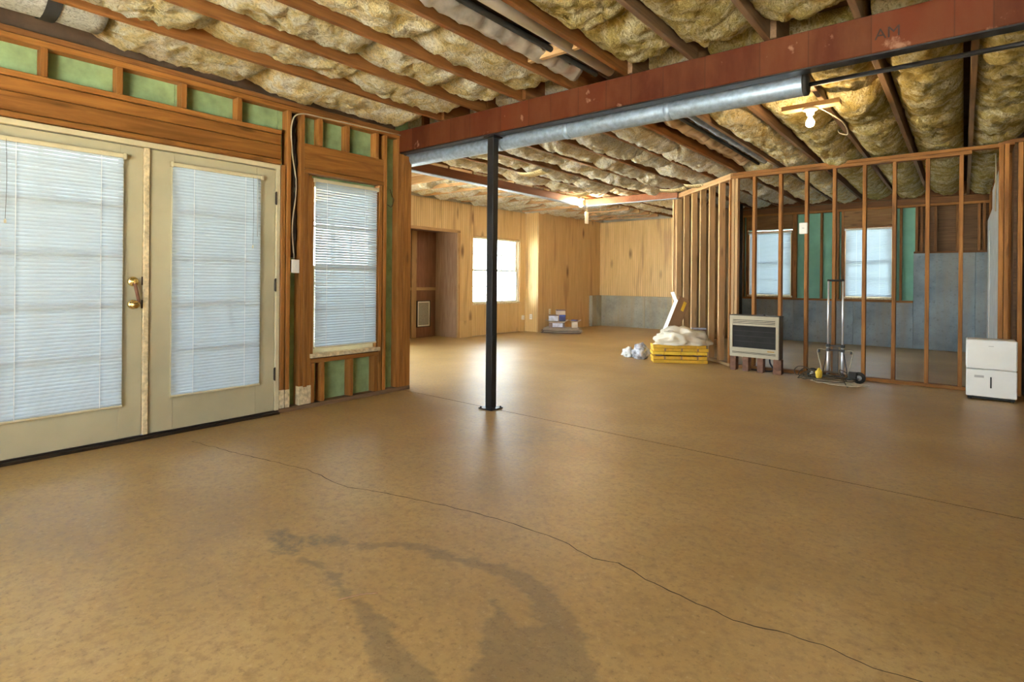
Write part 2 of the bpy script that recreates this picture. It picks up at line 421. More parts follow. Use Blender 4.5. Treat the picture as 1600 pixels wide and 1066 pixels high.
# ================================================================== LEFT WALL (stud wall with foam sheathing)
def build_left_wall():
    wl = thing('wall_left', 'open stud wall with green foam sheathing around the double doors', 'wall', (XL, .5, 0), kind='structure')
    ox, oy = XL, .5
    def b(name, y0, y1, z0, z1, mat, x0=-.089, x1=0, bev=.0025): return box(name, (x0, y0-oy, z0), (x1, y1-oy, z1), mat, wl, bev)
    # sheathing pieces (outside face)
    S = lambda y0, y1, z0, z1: b('sheathing_panel', y0, y1, z0, z1, 'sheathing', -.115, -.0895, 0)
    S(-2.6, .45, 0, 2.9); S(.453, 1.65, 2.08, 2.9); S(1.654, 2.455, 2.08, 2.9); S(2.458, 2.735, 0, 2.9)
    S(2.738, 3.468, 0, .44); S(2.738, 3.468, 2.05, 2.9); S(3.471, 3.90, 0, 2.9)
    box('exterior_siding', (-.16, -2.6-oy, -.1), (-.116, .45-oy, 2.95), 'house_paint', wl, 0)
    # plates
    b('bottom_plate', 2.445, 3.88, 0, .038, 'grey_y'); b('bottom_plate', -2.5, .45, 0, .038, 'grey_y')
    b('top_plate', -2.5, 3.76, 2.585, 2.623, 'stud_y'); b('top_plate', -2.5, 3.88, 2.626, 2.664, 'joist_y')
    b('rim_joist', -2.5, 3.7, 2.668, 2.9, 'deck', -.0885, -.05)  # dark deck colour stands for the shade above the plates
    # door header and cripples
    b('header_plate', .41, 2.447, 2.112, 2.148, 'stud_y', -.089, .006, .005); b('header_beam', .41, 2.447, 2.153, 2.270, 'header', bev=.005); b('header_beam', .41, 2.447, 2.274, 2.358, 'header', -.089, -.003, .005); b('header_plate', .41, 2.447, 2.363, 2.400, 'stud_y', -.089, .006, .005)
    for y in (.450, .855, 1.260, 1.666, 2.075): b('cripple_stud', y, y+.038, 2.402, 2.583, 'stud_z')
    b('header_strap', 1.29, 2.44, 2.10, 2.112, 'joist_y', -.085, -.01)
    # studs beside the door and window
    b('jack_stud', 2.449, 2.487, .04, 2.110, 'stud_z'); b('king_stud', 2.4975, 2.5355, .04, 2.583, 'stud_z')
    b('king_stud', 2.622, 2.660, .04, 2.583, 'stud_z'); b('jack_stud', 2.662, 2.700, .04, 2.075, 'stud_z'); b('jack_stud', 2.702, 2.737, .04, 2.06, 'stud_z', -.089, -.004)
    b('jack_stud', 3.470, 3.506, .04, 2.075, 'stud_z'); b('king_stud', 3.523, 3.561, .04, 2.583, 'stud_z')
    for y0, y1 in ((2.4475, 2.488), (2.496, 2.537), (2.6205, 2.6615), (2.6607, 2.701), (2.7007, 2.7385)):
        b('painted_stud_end', y0, y1, .041, .20+random.uniform(-.01, .01), 'cream_worn', -.05, .0015, .001)
    # window header
    b('header_plate', 2.661, 3.522, 2.078, 2.115, 'stud_y', -.089, .006, .005); b('header_beam', 2.661, 3.522, 2.118, 2.335, 'header', -.089, -.002)
    for y in (2.800, 3.085, 3.42): b('cripple_stud', y, y+.038, 2.337, 2.583, 'stud_z')
    b('rough_sill', 2.739, 3.469, .392, .430, 'stud_y')
    for y in (2.739, 2.838, 3.144, 3.425): b('cripple_stud', y, y+.038, .04, .390, 'stud_z')
    # end studs and post under the beam
    b('corner_stud', 3.700, 3.738, .04, 2.583, 'stud_z'); b('corner_stud', 3.741, 3.779, .04, 2.583, 'stud_z')
    b('post', 3.782, 3.878, .04, 2.425, 'stud_z', -.115, 0); b('post', 3.782, 3.878, 2.426, 2.583, 'joist_z', -.115, -.06)
    return wl
wall_left = build_left_wall()

def rect_frame(name, x0, x1, z0, z1, t, y0, y1, mat, parent, tb=None):
    tb = tb or t
    return boxes(name, [((x0, y0, z0), (x0+t, y1, z1)), ((x1-t, y0, z0), (x1, y1, z1)), ((x0+t, y0, z0), (x1-t, y1, z0+tb)), ((x0+t, y0, z1-t), (x1-t, y1, z1))], mat, parent)

def build_window(name, label, loc, rz, wdt, hgt, mat, cols=3, rows=2, sill=True, depth=.09):
    """local x along the wall, -y into the room; base centre at loc"""
    o = thing(name, label, 'window', loc, rz, kind='structure')
    h2 = wdt/2
    box('jamb', (-h2, -.005, 0), (-h2+.022, depth, hgt), mat, o); box('jamb', (h2-.022, -.005, 0), (h2, depth, hgt), mat, o)
    box('head_jamb', (-h2+.022, -.005, hgt-.022), (h2-.022, depth, hgt), mat, o)
    if sill: box('sill', (-h2-.012, -.035, 0), (h2+.012, depth, .035), 'cream_worn', o)
    zb = .036 if sill else 0
    zm = zb+(hgt-.022-zb)/2
    for k, (z0, z1, yy) in enumerate(((zb, zm+.018, .038), (zm-.018, hgt-.023, .062))):
        s = rect_frame('sash', -h2+.024, h2-.024, z0, z1, .036, yy, yy+.022, 'cream', o)
        x0, x1 = -h2+.06, h2-.06
        for c in range(1, cols):
            x = x0+(x1-x0)*c/cols; box('muntin', (x-.009, yy+.004, z0+.036), (x+.009, yy+.018, z1-.036), 'cream', s, 0)
        for r_ in range(1, rows):
            z = z0+.036+(z1-z0-.072)*r_/rows; box('muntin', (x0, yy+.005, z-.009), (x1, yy+.017, z+.009), 'cream', s, 0)
        box('pane', (x0-.002, yy+.009, z0+.034), (x1+.002, yy+.013, z1-.034), 'glass', s, 0)
    return o

_slat = {}
def slat_mesh(wdt, tilt):
    key = (round(wdt, 3), round(tilt, 2))
    if key in _slat: return _slat[key]
    V = []; F = []; n = 5; hw = .0125
    for i in range(n):
        a = -1+2*i/(n-1); y = a*hw; z = .0042*(1-a*a)
        yy = y*math.cos(tilt)-z*math.sin(tilt); zz = y*math.sin(tilt)+z*math.cos(tilt)
        V += [(-wdt/2, yy, zz), (wdt/2, yy, zz)]
        if i: F.append((2*i-2, 2*i-1, 2*i+1, 2*i))
    me = bpy.data.meshes.new('slat'); me.from_pydata(V, [], F); me.materials.append(M['slat'])
    me.polygons.foreach_set('use_smooth', [True]*len(me.polygons)); _slat[key] = me
    return me
def build_blind(label, loc, rz, wdt, hgt, pitch, tilt, single=True, cords=(.2, .8), pull=None, wand=None, uneven=0, rail='cream', group='closed white mini blinds'):
    o = thing('mini_blind', label, 'blind', loc, rz, group)
    h2 = wdt/2
    box('headrail', (-h2-.004, -.014, hgt-.028), (h2+.004, .014, hgt), rail, o, .002)
    for s in (-1, 1): box('rail_bracket', (s*(h2+.004)-.009, -.018, hgt-.034), (s*(h2+.004)+.009, .016, hgt+.004), rail, o, .002)
    box('bottom_rail', (-h2, -.012, 0), (h2, .012, .014), rail, o, .003)
    n = int((hgt-.05)/pitch); me = slat_mesh(wdt-.006, tilt); zz = []
    for i in range(n):
        zz.append(.024+(hgt-.06)*i/(n-1))
    if single:
        for i, z in enumerate(zz):
            s = bpy.data.objects.new('slat', me); s.location = (0, 0, z)
            r_ = random.uniform(-.04, .04)*(1+uneven)
            s.rotation_euler = (r_, 0, random.uniform(-.0015, .0015) + (uneven*.012*math.exp(-((z-.48)/.06)**2)))
            if uneven: s.rotation_euler[1] = -.010*uneven*math.exp(-((z-.42)/.20)**2)
            link(s, o)
    else:
        V = []; F = []
        for z in zz:
            b0 = len(V); V += [(v.co.x, v.co.y, v.co.z+z) for v in me.vertices]; F += [tuple(b0+k for k in p.vertices) for p in me.polygons]
        sl = mesh('slats', V, F, 'slat', o, smooth=True); sl['kind'] = 'stuff'
    for c in cords:
        x = -h2+wdt*c
        box('ladder_cord', (x-.0012, -.0155, .01), (x+.0012, -.0135, hgt-.03), 'white_plastic', o, 0)
        if single: box('ladder_cord', (x-.0012, .0135, .01), (x+.0012, .0155, hgt-.03), 'white_plastic', o, 0)
    if pull:
        x = -h2+wdt*pull[0]
        tube('pull_cord', [(x, -.018, hgt-.02), (x+.004, -.02, hgt-.02-pull[1]*.5), (x-.002, -.02, hgt-.02-pull[1])], .0012, 'cable_dark', o, 5)
        lathe('cord_tassel', [(.002, 0), (.006, -.008), (.006, -.022), (.004, -.026)], 'cream', o, 8, (x-.002, -.02, hgt-.02-pull[1]))
    if wand:
        x = -h2+wdt*wand[0]
        tube('tilt_wand', [(x, -.02, hgt-.02), (x, -.024, hgt-.02-wand[1])], .003, 'grey_print', o, 6, False)
    return o

# ---- double doors
def build_door(name, label, y0, y1, gy0, gy1):
    """local x = world Y, -y into the room"""
    yc = (y0+y1)/2
    o = thing(name, label, 'door', (XL-.02, yc, .03), R(90), kind='structure')
    x0, x1 = y0-yc, y1-yc; g0, g1 = gy0-yc, gy1-yc; H = 2.03; zb, zt = .25, 1.93
    box('stile', (x0, 0, 0), (g0, .044, H), 'door_paint', o); box('stile', (g1, 0, 0), (x1, .044, H), 'door_paint', o)
    box('bottom_rail', (g0, 0, 0), (g1, .044, zb), 'door_paint', o, 0); box('top_rail', (g0, 0, zt), (g1, .044, H), 'door_paint', o, 0)
    rect_frame('glazing_frame', g0-.02, g1+.02, zb-.02, zt+.02, .024, -.010, .02, 'door_paint', o)
    for k in (1, 2): x = g0+(g1-g0)*k/3; box('muntin', (x-.011, .008, zb), (x+.011, .036, zt), 'cream', o, 0)
    for k in range(1, 5): z = zb+(zt-zb)*k/5; box('muntin', (g0, .009, z-.011), (g1, .035, z+.011), 'cream', o, 0)
    for c in range(3):
        for r_ in range(5):
            a = g0+(g1-g0)*c/3; b = g0+(g1-g0)*(c+1)/3; z = zb+(zt-zb)*r_/5; z1 = zb+(zt-zb)*(r_+1)/5
            box('pane', (a+.009, .020, z+.009), (b-.009, .024, z1-.009), 'glass', o, 0)
    return o
d1 = build_door('door_1', 'beige glazed door leaf with brass handle, left of the pair', .520, 1.430, .66, 1.29)
d2 = build_door('door_2', 'beige glazed door leaf without a handle, right of the pair', 1.466, 2.406, 1.63, 2.245)
# hardware of the active leaf: deadbolt above a knob, joined by a hanging red strap
yc = (.52+1.43)/2
hs = lathe('deadbolt', [(.034, 0), (.034, -.006), (.026, -.014), (.012, -.018), (.010, -.028)], 'brass', d1, 20, (1.372-yc, 0, 1.085), 'y')
box('thumb_turn', (-.004, -.042, -.016), (.004, -.026, .016), 'brass', hs, .002)
hk = lathe('door_knob', [(.033, 0), (.033, -.006), (.020, -.012), (.011, -.018), (.011, -.034), (.024, -.040), (.029, -.052), (.024, -.064), (.008, -.068)], 'brass', d1, 22, (1.372-yc, 0, .925), 'y')
tube('hanging_strap', [(1.374-yc, -.03, 1.075), (1.382-yc, -.034, 1.03), (1.392-yc, -.034, .98), (1.400-yc, -.036, .925)], .011, 'brickred', d1, 8)
for z in (1.09, .925): box('latch_plate', (1.424-yc, -.004, z-.03), (1.4335-yc, .03, z+.03), 'bronze', d1, .001)
jm = thing('trim_1', 'cream painted door jambs and dark threshold around the double doors', 'door frame', (XL-.01, 1.46, 0), R(90), kind='structure')
box('astragal', (1.432-1.46, -.010, .032), (1.465-1.46, .045, 2.062), 'cream_worn', jm)
box('side_jamb', (2.409-1.46, -.005, .03), (2.443-1.46, .10, 2.075), 'cream', jm); box('side_jamb', (.455-1.46, -.005, .03), (.517-1.46, .10, 2.075), 'cream', jm)
box('head_jamb', (.455-1.46, -.005, 2.068), (2.443-1.46, .10, 2.105), 'cream', jm)
box('threshold', (.455-1.46, -.035, 0), (2.44-1.46, .11, .018), 'bronze', jm); box('threshold_lip', (.455-1.46, .0, .018), (2.44-1.46, .10, .029), 'bronze', jm)
box('door_stop', (.518-1.46, .056, 2.035), (2.41-1.46, .075, 2.067), 'cream', jm); box('door_stop', (2.388-1.46, .056, .03), (2.4085-1.46, .075, 2.034), 'cream', jm); box('door_stop', (.5175-1.46, .056, .03), (.54-1.46, .075, 2.034), 'cream', jm)
for z in (1.82, 1.09, .34):
    h = box('hinge', (2.398-1.46, -.008, z-.05), (2.412-1.46, .004, z+.05), 'bronze', jm, .002)
    tube('hinge_pin', [(0, -.006, -.055), (0, -.006, .055)], .006, 'bronze', h, 8, False)
build_blind('white mini blind on the left door leaf, bottom slats slightly sagging', (XL+.012, .975, .255), R(90), .655, 1.735, .0226, R(76), True, (.14, .8), (.07, .48), None, 1, group='mini blinds on the left wall')
build_blind('white mini blind on the right door leaf with cream rails', (XL+.012, 1.935, .272), R(90), .662, 1.712, .0226, R(76), True, (.22, .8), (.89, .55), (.94, .48), group='mini blinds on the left wall')
build_window('window_1', 'tall stud-framed sash window beside the double doors', (XL-.012, 3.103, .440), R(90), .728, 1.60, 'stud_z', 3, 2)
build_blind('tall white mini blind on the window next to the double doors', (XL-.002, 3.103, .520), R(90), .676, 1.520, .0232, R(68), True, (.17, .78), None, None, group='mini blinds on the left wall')

# switch, cables on the left wall
sw = thing('light_switch', 'white toggle switch plate fixed between studs right of the double doors', 'switch', (XL+.002, 2.578, 1.252), R(90))
box('switch_plate', (-.036, -.006, -.058), (.036, 0, .058), 'white_plastic', sw, .003); box('toggle', (-.005, -.014, -.010), (.005, -.006, .010), 'white_plastic', sw, .001)
box('switch_box', (-.030, .0005, -.05), (.030, .05, .05), 'black_rubber', sw, .002)
props(tube('wall_cable', [(XL-.03, 2.585, 1.32), (XL-.02, 2.56, 1.6), (XL-.03, 2.60, 1.95), (XL-.01, 2.545, 2.25), (XL+.015, 2.53, 2.48), (XL+.03, 2.60, 2.57), (XL+.02, 2.85, 2.59), (XL+.03, 3.3, 2.60), (XL+.01, 3.72, 2.62)], .006, 'cable_tan'), 'tan cable rising from the light switch and looping under the joists', 'cable')
props(tube('conduit_bundle', [(XL-.06, 2.575, 1.33), (XL-.055, 2.585, 1.6), (XL-.06, 2.57, 1.85), (XL-.055, 2.585, 2.1), (XL-.06, 2.575, 2.4), (XL-.06, 2.58, 2.58)], [.03+.006*math.sin(i*1.7) for i in range(31)], 'grime_void'), 'dark dirty insulation stuffed between the studs above the switch', 'insulation')
props(tube('hanging_wire', [(XL+.02, 3.58, 2.05), (XL+.03, 3.60, 1.98), (XL-.02, 3.66, 1.95), (XL-.03, 3.64, 1.88), (XL-.04, 3.60, 1.9)], .004, 'cable_dark'), 'thin dark wire curl on the green panel beside the tall window', 'wire')

# ================================================================== CEILING: deck, joists, beams
ceil = box('ceiling', (-8.9, -2.6, ZD), (3.0, 13.2, ZD+.03), 'deck', None, 0)
props(ceil, 'dark unfinished ceiling deck with open wooden joists', 'ceiling', kind='structure')
cl = ceil.location.copy()
JX = [-3.895+.4877*k for k in range(-1, 14)]
def joist(lo, hi, mat):
    o = box('joist', lo, hi, mat, ceil, .003); o.location = o.location-cl; return o
for k, x in enumerate(JX):
    if k: joist((x-.019, -2.5, ZJ), (x+.019, 3.80, ZD-.002), 'joist_y' if x < -1.7 else 'grey_y')
    if k:
        yend = 12.66 if x < -3.8 else (12.1 if x < .4 else 7.7)
        dx = .04 if k % 2 else .0
        joist((x-.019+dx, 3.70 if dx else 3.805, ZJ), (x+.019+dx, yend, ZD-.002), 'joist_y' if x < -2.2 else 'grey_y')
for x in (-4.383, -4.87, -5.358): joist((x-.019, 3.92, ZJ), (x+.019, 12.66, ZD-.002), 'joist_y')
EY = [4.0+.4877*k for k in range(18)]
for y in EY: joist((-7.68, y-.019, ZJ), (-5.56, y+.019, ZD-.002), 'pale_x')
joist((-2.40, 3.12, ZJ+.02), (-1.98, 3.16, ZJ+.10), 'pale_x')           # blocking between joists near the beam

# main beam
bx = thing('ceiling_beam', 'dark red timber beam spanning the room on a black steel post', 'beam', (-1.0, 3.76, 2.43))
bw = box('beam_body', (-3.55, -.045, .014), (3.6, .05, .234), 'beam_red', bx, .004)
box('bottom_flange', (-3.55, -.042, .004), (3.6, .048, .0135), 'black_steel', bx, .001)
fc = bpy.data.curves.new('stamp', 'FONT'); fc.body = 'AM'; fc.size = .085; fc.extrude = .0008
fo = bpy.data.objects.new('tmp', fc); C.objects.link(fo); bpy.context.view_layer.update()
me = bpy.data.meshes.new_from_object(fo.evaluated_get(bpy.context.evaluated_depsgraph_get())); bpy.data.objects.remove(fo)
me.materials.clear(); me.materials.append(M['ink'])
so = link(bpy.data.objects.new('stamped_letters', me), bx); so.location = (.60, -.0456, .085); so.rotation_euler = (R(90), 0, 0)
def ibeam(name, label, lo, hi, along):
    o = thing(name, label, 'beam', ((lo[0]+hi[0])/2, (lo[1]+hi[1])/2, lo[2])); c = Vector(o.location)
    lo = Vector(lo)-c; hi = Vector(hi)-c; z1 = hi.z
    i = 0 if along == 'x' else 1; j = 1-i
    a, b = lo.copy(), hi.copy(); a[j] += .035; b[j] -= .035; a.z = .010; b.z = z1
    box('web', a, b, 'beam_red2', o, .002); a, b = lo.copy(), hi.copy(); b.z = .010; box('bottom_flange', a, b, 'galv', o, .001)
wood('beam_red2', (.22, .075, .035), (.36, .15, .07), 'y', knots=0)
ibeam('ceiling_girder', 'red girder with grey flange running above the bare far bulb', (-5.555, 3.92, 2.53), (-5.445, 8.92, 2.664), 'y')
ibeam('ceiling_girder', 'thin girder spanning from the far bulb to the angled stud wall', (-5.555, 8.93, 2.53), (-3.72, 9.03, 2.664), 'x')

# post
po = thing('steel_post', 'black square steel post on a plate under the red beam', 'post', (-3.285, 3.775, 0))
box('base_plate', (-.078, -.078, 0), (.078, .078, .009), 'black_steel', po, .001); box('column', (-.037, -.037, .009), (.037, .037, 2.418), 'black_steel', po, .006); box('cap_plate', (-.06, -.06, 2.418), (.06, .06, 2.43), 'black_steel', po, .001)
for sx in (-1, 1):
    for sy in (-1, 1): lathe('bolt', [(.009, .009), (.009, .018), (.006, .020)], 'black_steel', po, 6, (sx*.062, sy*.062, 0))

# galvanised duct and pipes
du = thing('duct_pipe', 'galvanised round duct hanging along the far side of the red beam', 'duct', (-2.67, 3.912, 2.404))
sect = [(-1.90, -.62), (-.62, .10), (.10, .98), (.98, 1.88)]
for a, b in sect: lathe('duct_section', [(.068, a+.004), (.069, a+.01), (.069, b-.01), (.068, b-.004)], 'galv', du, 28, axis='x')
for a, _ in sect[1:]: lathe('coupling_band', [(.069, a-.022), (.0725, a-.02), (.0725, a+.02), (.069, a+.022)], 'galv', du, 28, (0, 0, 0), 'x')
lathe('end_cap', [(.071, 1.872), (.071, 1.895), (.06, 1.9)], 'black_rubber', du, 28, axis='x')
props(tube('gas_pipe', [(-.77, 3.93, 2.405), (2.55, 3.93, 2.405)], .014, 'black_steel', None, 10, False), 'thin black pipe continuing right from the capped duct end', 'pipe')
props(tube('white_pipe', [(-2.06, .2, 2.715), (-2.06, 3.68, 2.715)], .042, 'plaster_white', None, 18, False), 'white pipe lying against a joist in front of the red beam', 'pipe')
props(tube('black_cable', [(-2.20, .2, 2.75), (-2.20, 2.0, 2.72), (-2.20, 3.72, 2.73)], .020, 'black_rubber', None, 10), 'thick black cable between joists beside the white pipe', 'cable')
# crumpled duct wrap in the service bay
def crumple(name, label, x0, x1, y0, y1, z, amp, mat, seed, cat='duct wrap'):
    nu, nv = 10, int((y1-y0)/.03); V = []; F = []
    for j in range(nv+1):
        for i in range(nu+1):
            u, v = i/nu, j/nv; y = y0+(y1-y0)*v; p = Vector((u*2+seed, y*7, seed))
            rip = amp*(.6*math.sin(y*38+2*noise.noise(p))*u + 1.2*noise.noise(p*1.7))
            V.append((x0+(x1-x0)*u, y, z-.06*math.sin(math.pi*u)+rip))
    n1 = len(V)
    V += [(x, y, zz+.012) for x, y, zz in V]
    w_ = nu+1
    for j in range(nv):
        for i in range(nu):
            a = j*w_+i; F.append((a, a+w_, a+w_+1, a+1)); F.append((n1+a, n1+a+1, n1+a+w_+1, n1+a+w_))
    for j in range(nv):
        a = j*w_; F.append((a, n1+a, n1+a+w_, a+w_)); a = j*w_+nu; F.append((a, a+w_, n1+a+w_, n1+a))
    for i in range(nu):
        a = i; F.append((a, a+1, n1+a+1, n1+a)); a = nv*w_+i; F.append((a, n1+a, n1+a+1, a+1))
    return props(mesh(name, V, F, mat, None, True), label, cat)
crumple('duct_wrap', 'grey crinkled wrap hanging between joists beside the black cable', -2.40, -2.245, .3, 3.6, 2.74, .022, 'foil', 3)
crumple('duct_wrap', 'torn kraft-backed wrap hanging between joists just past the red beam', -2.37, -2.13, 4.6, 7.6, 2.76, .03, 'kraft', 9)
crumple('foil_strip', 'shiny foil strip along a joist past the red beam', -2.085, -1.935, 4.5, 7.65, 2.745, .010, 'galv', 5, 'foil')
props(tube('ceiling_pipe', [(-2.11, 4.2, 2.70), (-2.11, 6.2, 2.71), (-2.10, 7.7, 2.70)], .018, 'black_rubber'), 'dark pipe running past the foil strip to the stud wall', 'pipe')

# ================================================================== INSULATION
def batt(label, x0, x1, y0, y1, sag, seed, mat, alongx=False, group='insulation batts between joists', zedge=2.72, rough=.016, droop=0, face=False):
    """long axis = y (or x when alongx)"""
    if alongx: L, W = x1-x0, y1-y0
    else: L, W = y1-y0, x1-x0
    nu, nv = 20, max(8, int(L/.026)); V = []; F = []
    cx, cy = (x0+x1)/2, (y0+y1)/2
    for j in range(nv+1):
        v = j/nv; e = min(v, 1-v)*L
        ev = min(1, (e+.015)/.16)**.55
        lf = 1+.35*noise.noise(Vector((seed*3.1, v*L*1.6, 0)))
        for i in range(nu+1):
            u = i/nu; a = 2*u-1
            z = zedge-sag*lf*(1-abs(a)**2.6)*ev + (.05*(1-ev) if ev < 1 else 0)
            if droop: z -= droop*max(0, 1-v*L/.30)*(1-abs(a)**4)
            p = Vector((a*W*6, v*L*6, seed*5.3))
            z += rough*(noise.noise(p)*1.1+.9*noise.noise(p*2.3)+.7*noise.noise(p*4.9)+.5*noise.noise(p*10.3))*(.4+.6*(1-abs(a)**4))
            rg_ = 1-abs(noise.noise(Vector((a*W*3.2+seed, v*L*5.1, seed*2.2)))); z += .028*max(0, rg_-.80)/.2*(1-abs(a)**4)
            fold = noise.noise(Vector((seed*7, v*L*3.2, a*.8))); z += .022*max(0, fold-.25)
            c_, l_ = a*W*.5*(1-.02*(1-ev)), (v-.5)*L
            V.append((l_, c_, z-2.7) if alongx else (c_, l_, z-2.7))
    w_ = nu+1
    for j in range(nv):
        for i in range(nu): k = j*w_+i; F.append((k, k+w_, k+w_+1, k+1) if not alongx else (k, k+1, k+w_+1, k+w_))
    loop = [i for i in range(w_)] + [j*w_+nu for j in range(1, nv+1)] + [nv*w_+i for i in range(nu-1, -1, -1)] + [j*w_ for j in range(nv-1, 0, -1)]
    b0 = len(V)
    for k in loop: V.append((V[k][0], V[k][1], .185))
    n = len(loop)
    for q in range(n):
        q2 = (q+1) % n; f = (loop[q], loop[q2], b0+q2, b0+q); F.append(f if not alongx else f[::-1])
    F.append(tuple(b0+q for q in range(n)))
    o = mesh('insulation_batt', V, F, mat, None, True, (cx, cy, 2.7))
    return props(o, label, 'insulation', group)
gN = 'insulation batts in front of the red beam'
cuts = [[1.10, 2.1, 3.62], [.3, 1.55, 2.6, 3.66], [.3, 1.2, 2.35, 3.15, 3.66], [.4, 1.6, 2.45, 3.66], None, [.9, 2.2, 3.0, 3.66], [1.2, 2.6, 3.66], [1.6, 2.9, 3.67], [2.2, 3.67]]
edges = [XL-.04]+JX[0:10]
sd = 1
for bi in range(len(edges)-1):
    x0, x1 = edges[bi]+.021, edges[bi+1]-.021
    if bi == 0: continue
    if bi == 1: x0 = XL+.03
    k = bi-1
    if k >= len(cuts): break
    cs = cuts[k]
    if not cs: continue
    segs = list(zip(cs[:-1], cs[1:]))[::-1]
    for q, (a, b) in enumerate(segs):
        sd += 1
        where = 'against the beam' if q == 0 else ORD[q]+' from the beam'
        lab = 'near-room yellow batt, %s joist bay from the doors, %s' % (ORD[k], where)
        batt(lab, x0, x1, a+.006, b-.006, random.uniform(.06, .105), sd, 'fibre' if k < 5 else 'fibre_dim', group=gN, zedge=2.735 if k else 2.71, rough=.020)
# batt in the outermost bay over the wall top, white wrapped duct in the corner with its black strap
wr = thing('wrapped_duct', 'white wrapped duct with a black strap in the ceiling corner', 'duct', (-4.16, .55, 2.72))
V = []; F = []; nv, nu = 24, 20
for j in range(nv+1):
    for i in range(nu+1):
        a = math.pi*(i/nu); y = -.75+1.28*j/nv; r_ = .20+.010*noise.noise(Vector((i*.4, y*5, 2)))
        V.append((r_*math.cos(a)*1.0, y, .06-r_*.62*math.sin(a)))
for j in range(nv):
    for i in range(nu): k = j*(nu+1)+i; F.append((k, k+1, k+nu+2, k+nu+1))
F.append(tuple(nv*(nu+1)+i for i in range(nu+1))); F.append(tuple(i for i in range(nu, -1, -1)))
F += [(0, nu+1, 2*(nu+1), 2*(nu+1)+nu, nu+1+nu, nu)] if False else []
mesh('wrap', V, F, 'wrap_white', wr, True)
V = []; F = []
for j in range(2):
    for i in range(nu+1):
        a = math.pi*(i/nu); V.append((.209*math.cos(a), .24+.07*j, .062-.209*.64*math.sin(a)))
for i in range(nu): F.append((i, i+1, nu+1+i+1, nu+1+i))
mesh('strap', V, F, 'black_rubber', wr, True)

gF = 'insulation batts beyond the red beam'
allx = [-5.358, -4.87, -4.383]+JX[1:12]
for bi in range(len(allx)-1):
    x0, x1 = allx[bi]+.021, allx[bi+1]-.021
    if x1 > 1.1: break
    xm = (x0+x1)/2
    if -2.40 < xm < -2.0: y = 7.9
    else: y = 3.86+random.uniform(0, .2)
    yend = 12.5 if xm < -3.77 else (12.0 if xm < .3 else 7.6)
    q = 0
    while y < yend-.3:
        L = random.choice((.85, 1.05, 1.2, 1.2)) if xm < -2 else random.choice((1.1, 1.2, 1.3))
        b = min(y+L, yend)
        if abs(y-5.0) < .7 and abs(xm+.725) < .1 : pass
        sd += 1; dr = random.random() < .45
        lab = 'batt past the beam, %s bay right of the girder, %s from the beam' % (ORD[bi], ORD[q])
        mt = 'fibre_white' if xm < -2.2 else ('fibre' if xm < -1.3 else 'fibre_dim')
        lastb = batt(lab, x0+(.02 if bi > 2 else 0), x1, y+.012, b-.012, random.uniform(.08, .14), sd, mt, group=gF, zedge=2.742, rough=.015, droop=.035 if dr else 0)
        if dr and y < 9.0 and xm < -2.3 and q % 2 == 0:
            bo = bpy.data.objects[-1] if False else lastb
            V = []; F = []; W = x1-x0-.03; nn_ = 44
            for i in range(nn_+1):
                u = i/nn_
                for j in range(7):
                    a = math.pi*j/6
                    V.append(((u-.5)*W, -.10*math.cos(a), -.050-.034*math.sin(a)*(1+.22*math.sin(u*nn_*math.pi/2))-.026*math.sin(math.pi*u)))
            for i in range(nn_):
                for j in range(6): k2 = i*7+j; F.append((k2, k2+1, k2+8, k2+7))
            mesh('folded_end', V, F, 'kraft_pale', bo, False, (0, -(b-y)/2+.10, 0))
        y = b; q += 1
for bi in range(4, len(EY)-1):
    y0, y1 = EY[bi]+.021, EY[bi+1]-.021
    x = -7.66; q = 0
    for (a, b) in ((-7.66, -6.62), (-6.60, -5.60)):
        sd += 1
        lab = 'pale batt above far window wall, %s bay towards the back, %s end' % (ORD[bi-4], 'wall' if q == 0 else 'girder')
        batt(lab, a, b, y0, y1, random.uniform(.06, .12), sd, 'fibre_white', True, gF, zedge=2.735, rough=.014); q += 1

# ================================================================== FAR LEFT WALLS (beadboard)
XF = -7.70
wf = thing('wall_far_left', 'knotty beadboard wall with a bright window and a door alcove', 'wall', (XF, 7.0, 0), kind='structure')
def wfb(name, y0, y1, z0, z1, mat, x0=-.03, x1=0, bev=.001): return box(name, (x0, y0-7.0, z0), (x1, y1-7.0, z1), mat, wf, bev)
AY0, AY1, AZ = 6.30, 7.84, 2.07
WY0, WY1, WZ0, WZ1 = 8.27, 9.80, .63, 2.05
wfb('panel', 3.9, 4.10, 0, 2.655, 'bead_y'); wfb('panel', 6.05, AY0, 0, 2.655, 'bead_y'); wfb('panel', 4.10, 6.05, 2.08, 2.655, 'bead_y'); wfb('panel', AY0, AY1, AZ, 2.655, 'bead_y')
wfb('panel', AY1, WY0, .33, 2.655, 'bead_y'); wfb('panel', AY1, WY0-.01, 0, .328, 'bead_y')
wfb('panel', WY0, 9.03, WZ1, 2.655, 'bead_y'); wfb('panel', 9.033, WY1, WZ1, 2.655, 'bead_y')
wfb('panel', WY0, 9.40, .012, WZ0, 'bead_y', -.028, -.001); wfb('panel', 9.403, WY1, .012, WZ0, 'bead_y', -.029, -.001)
wfb('panel', WY1, 10.0, 0, 2.655, 'bead_y')
wfb('exterior_siding', 3.9, 4.1, -.1, 2.95, 'house_paint', -.14, -.031, 0); wfb('exterior_siding', 6.05, AY0, -.1, 2.95, 'house_paint', -.14, -.031, 0); wfb('exterior_siding', 4.1, 6.05, 2.08, 2.95, 'house_paint', -.14, -.031, 0); wfb('exterior_siding', AY1, WY0, -.1, 2.95, 'house_paint', -.14, -.031, 0)
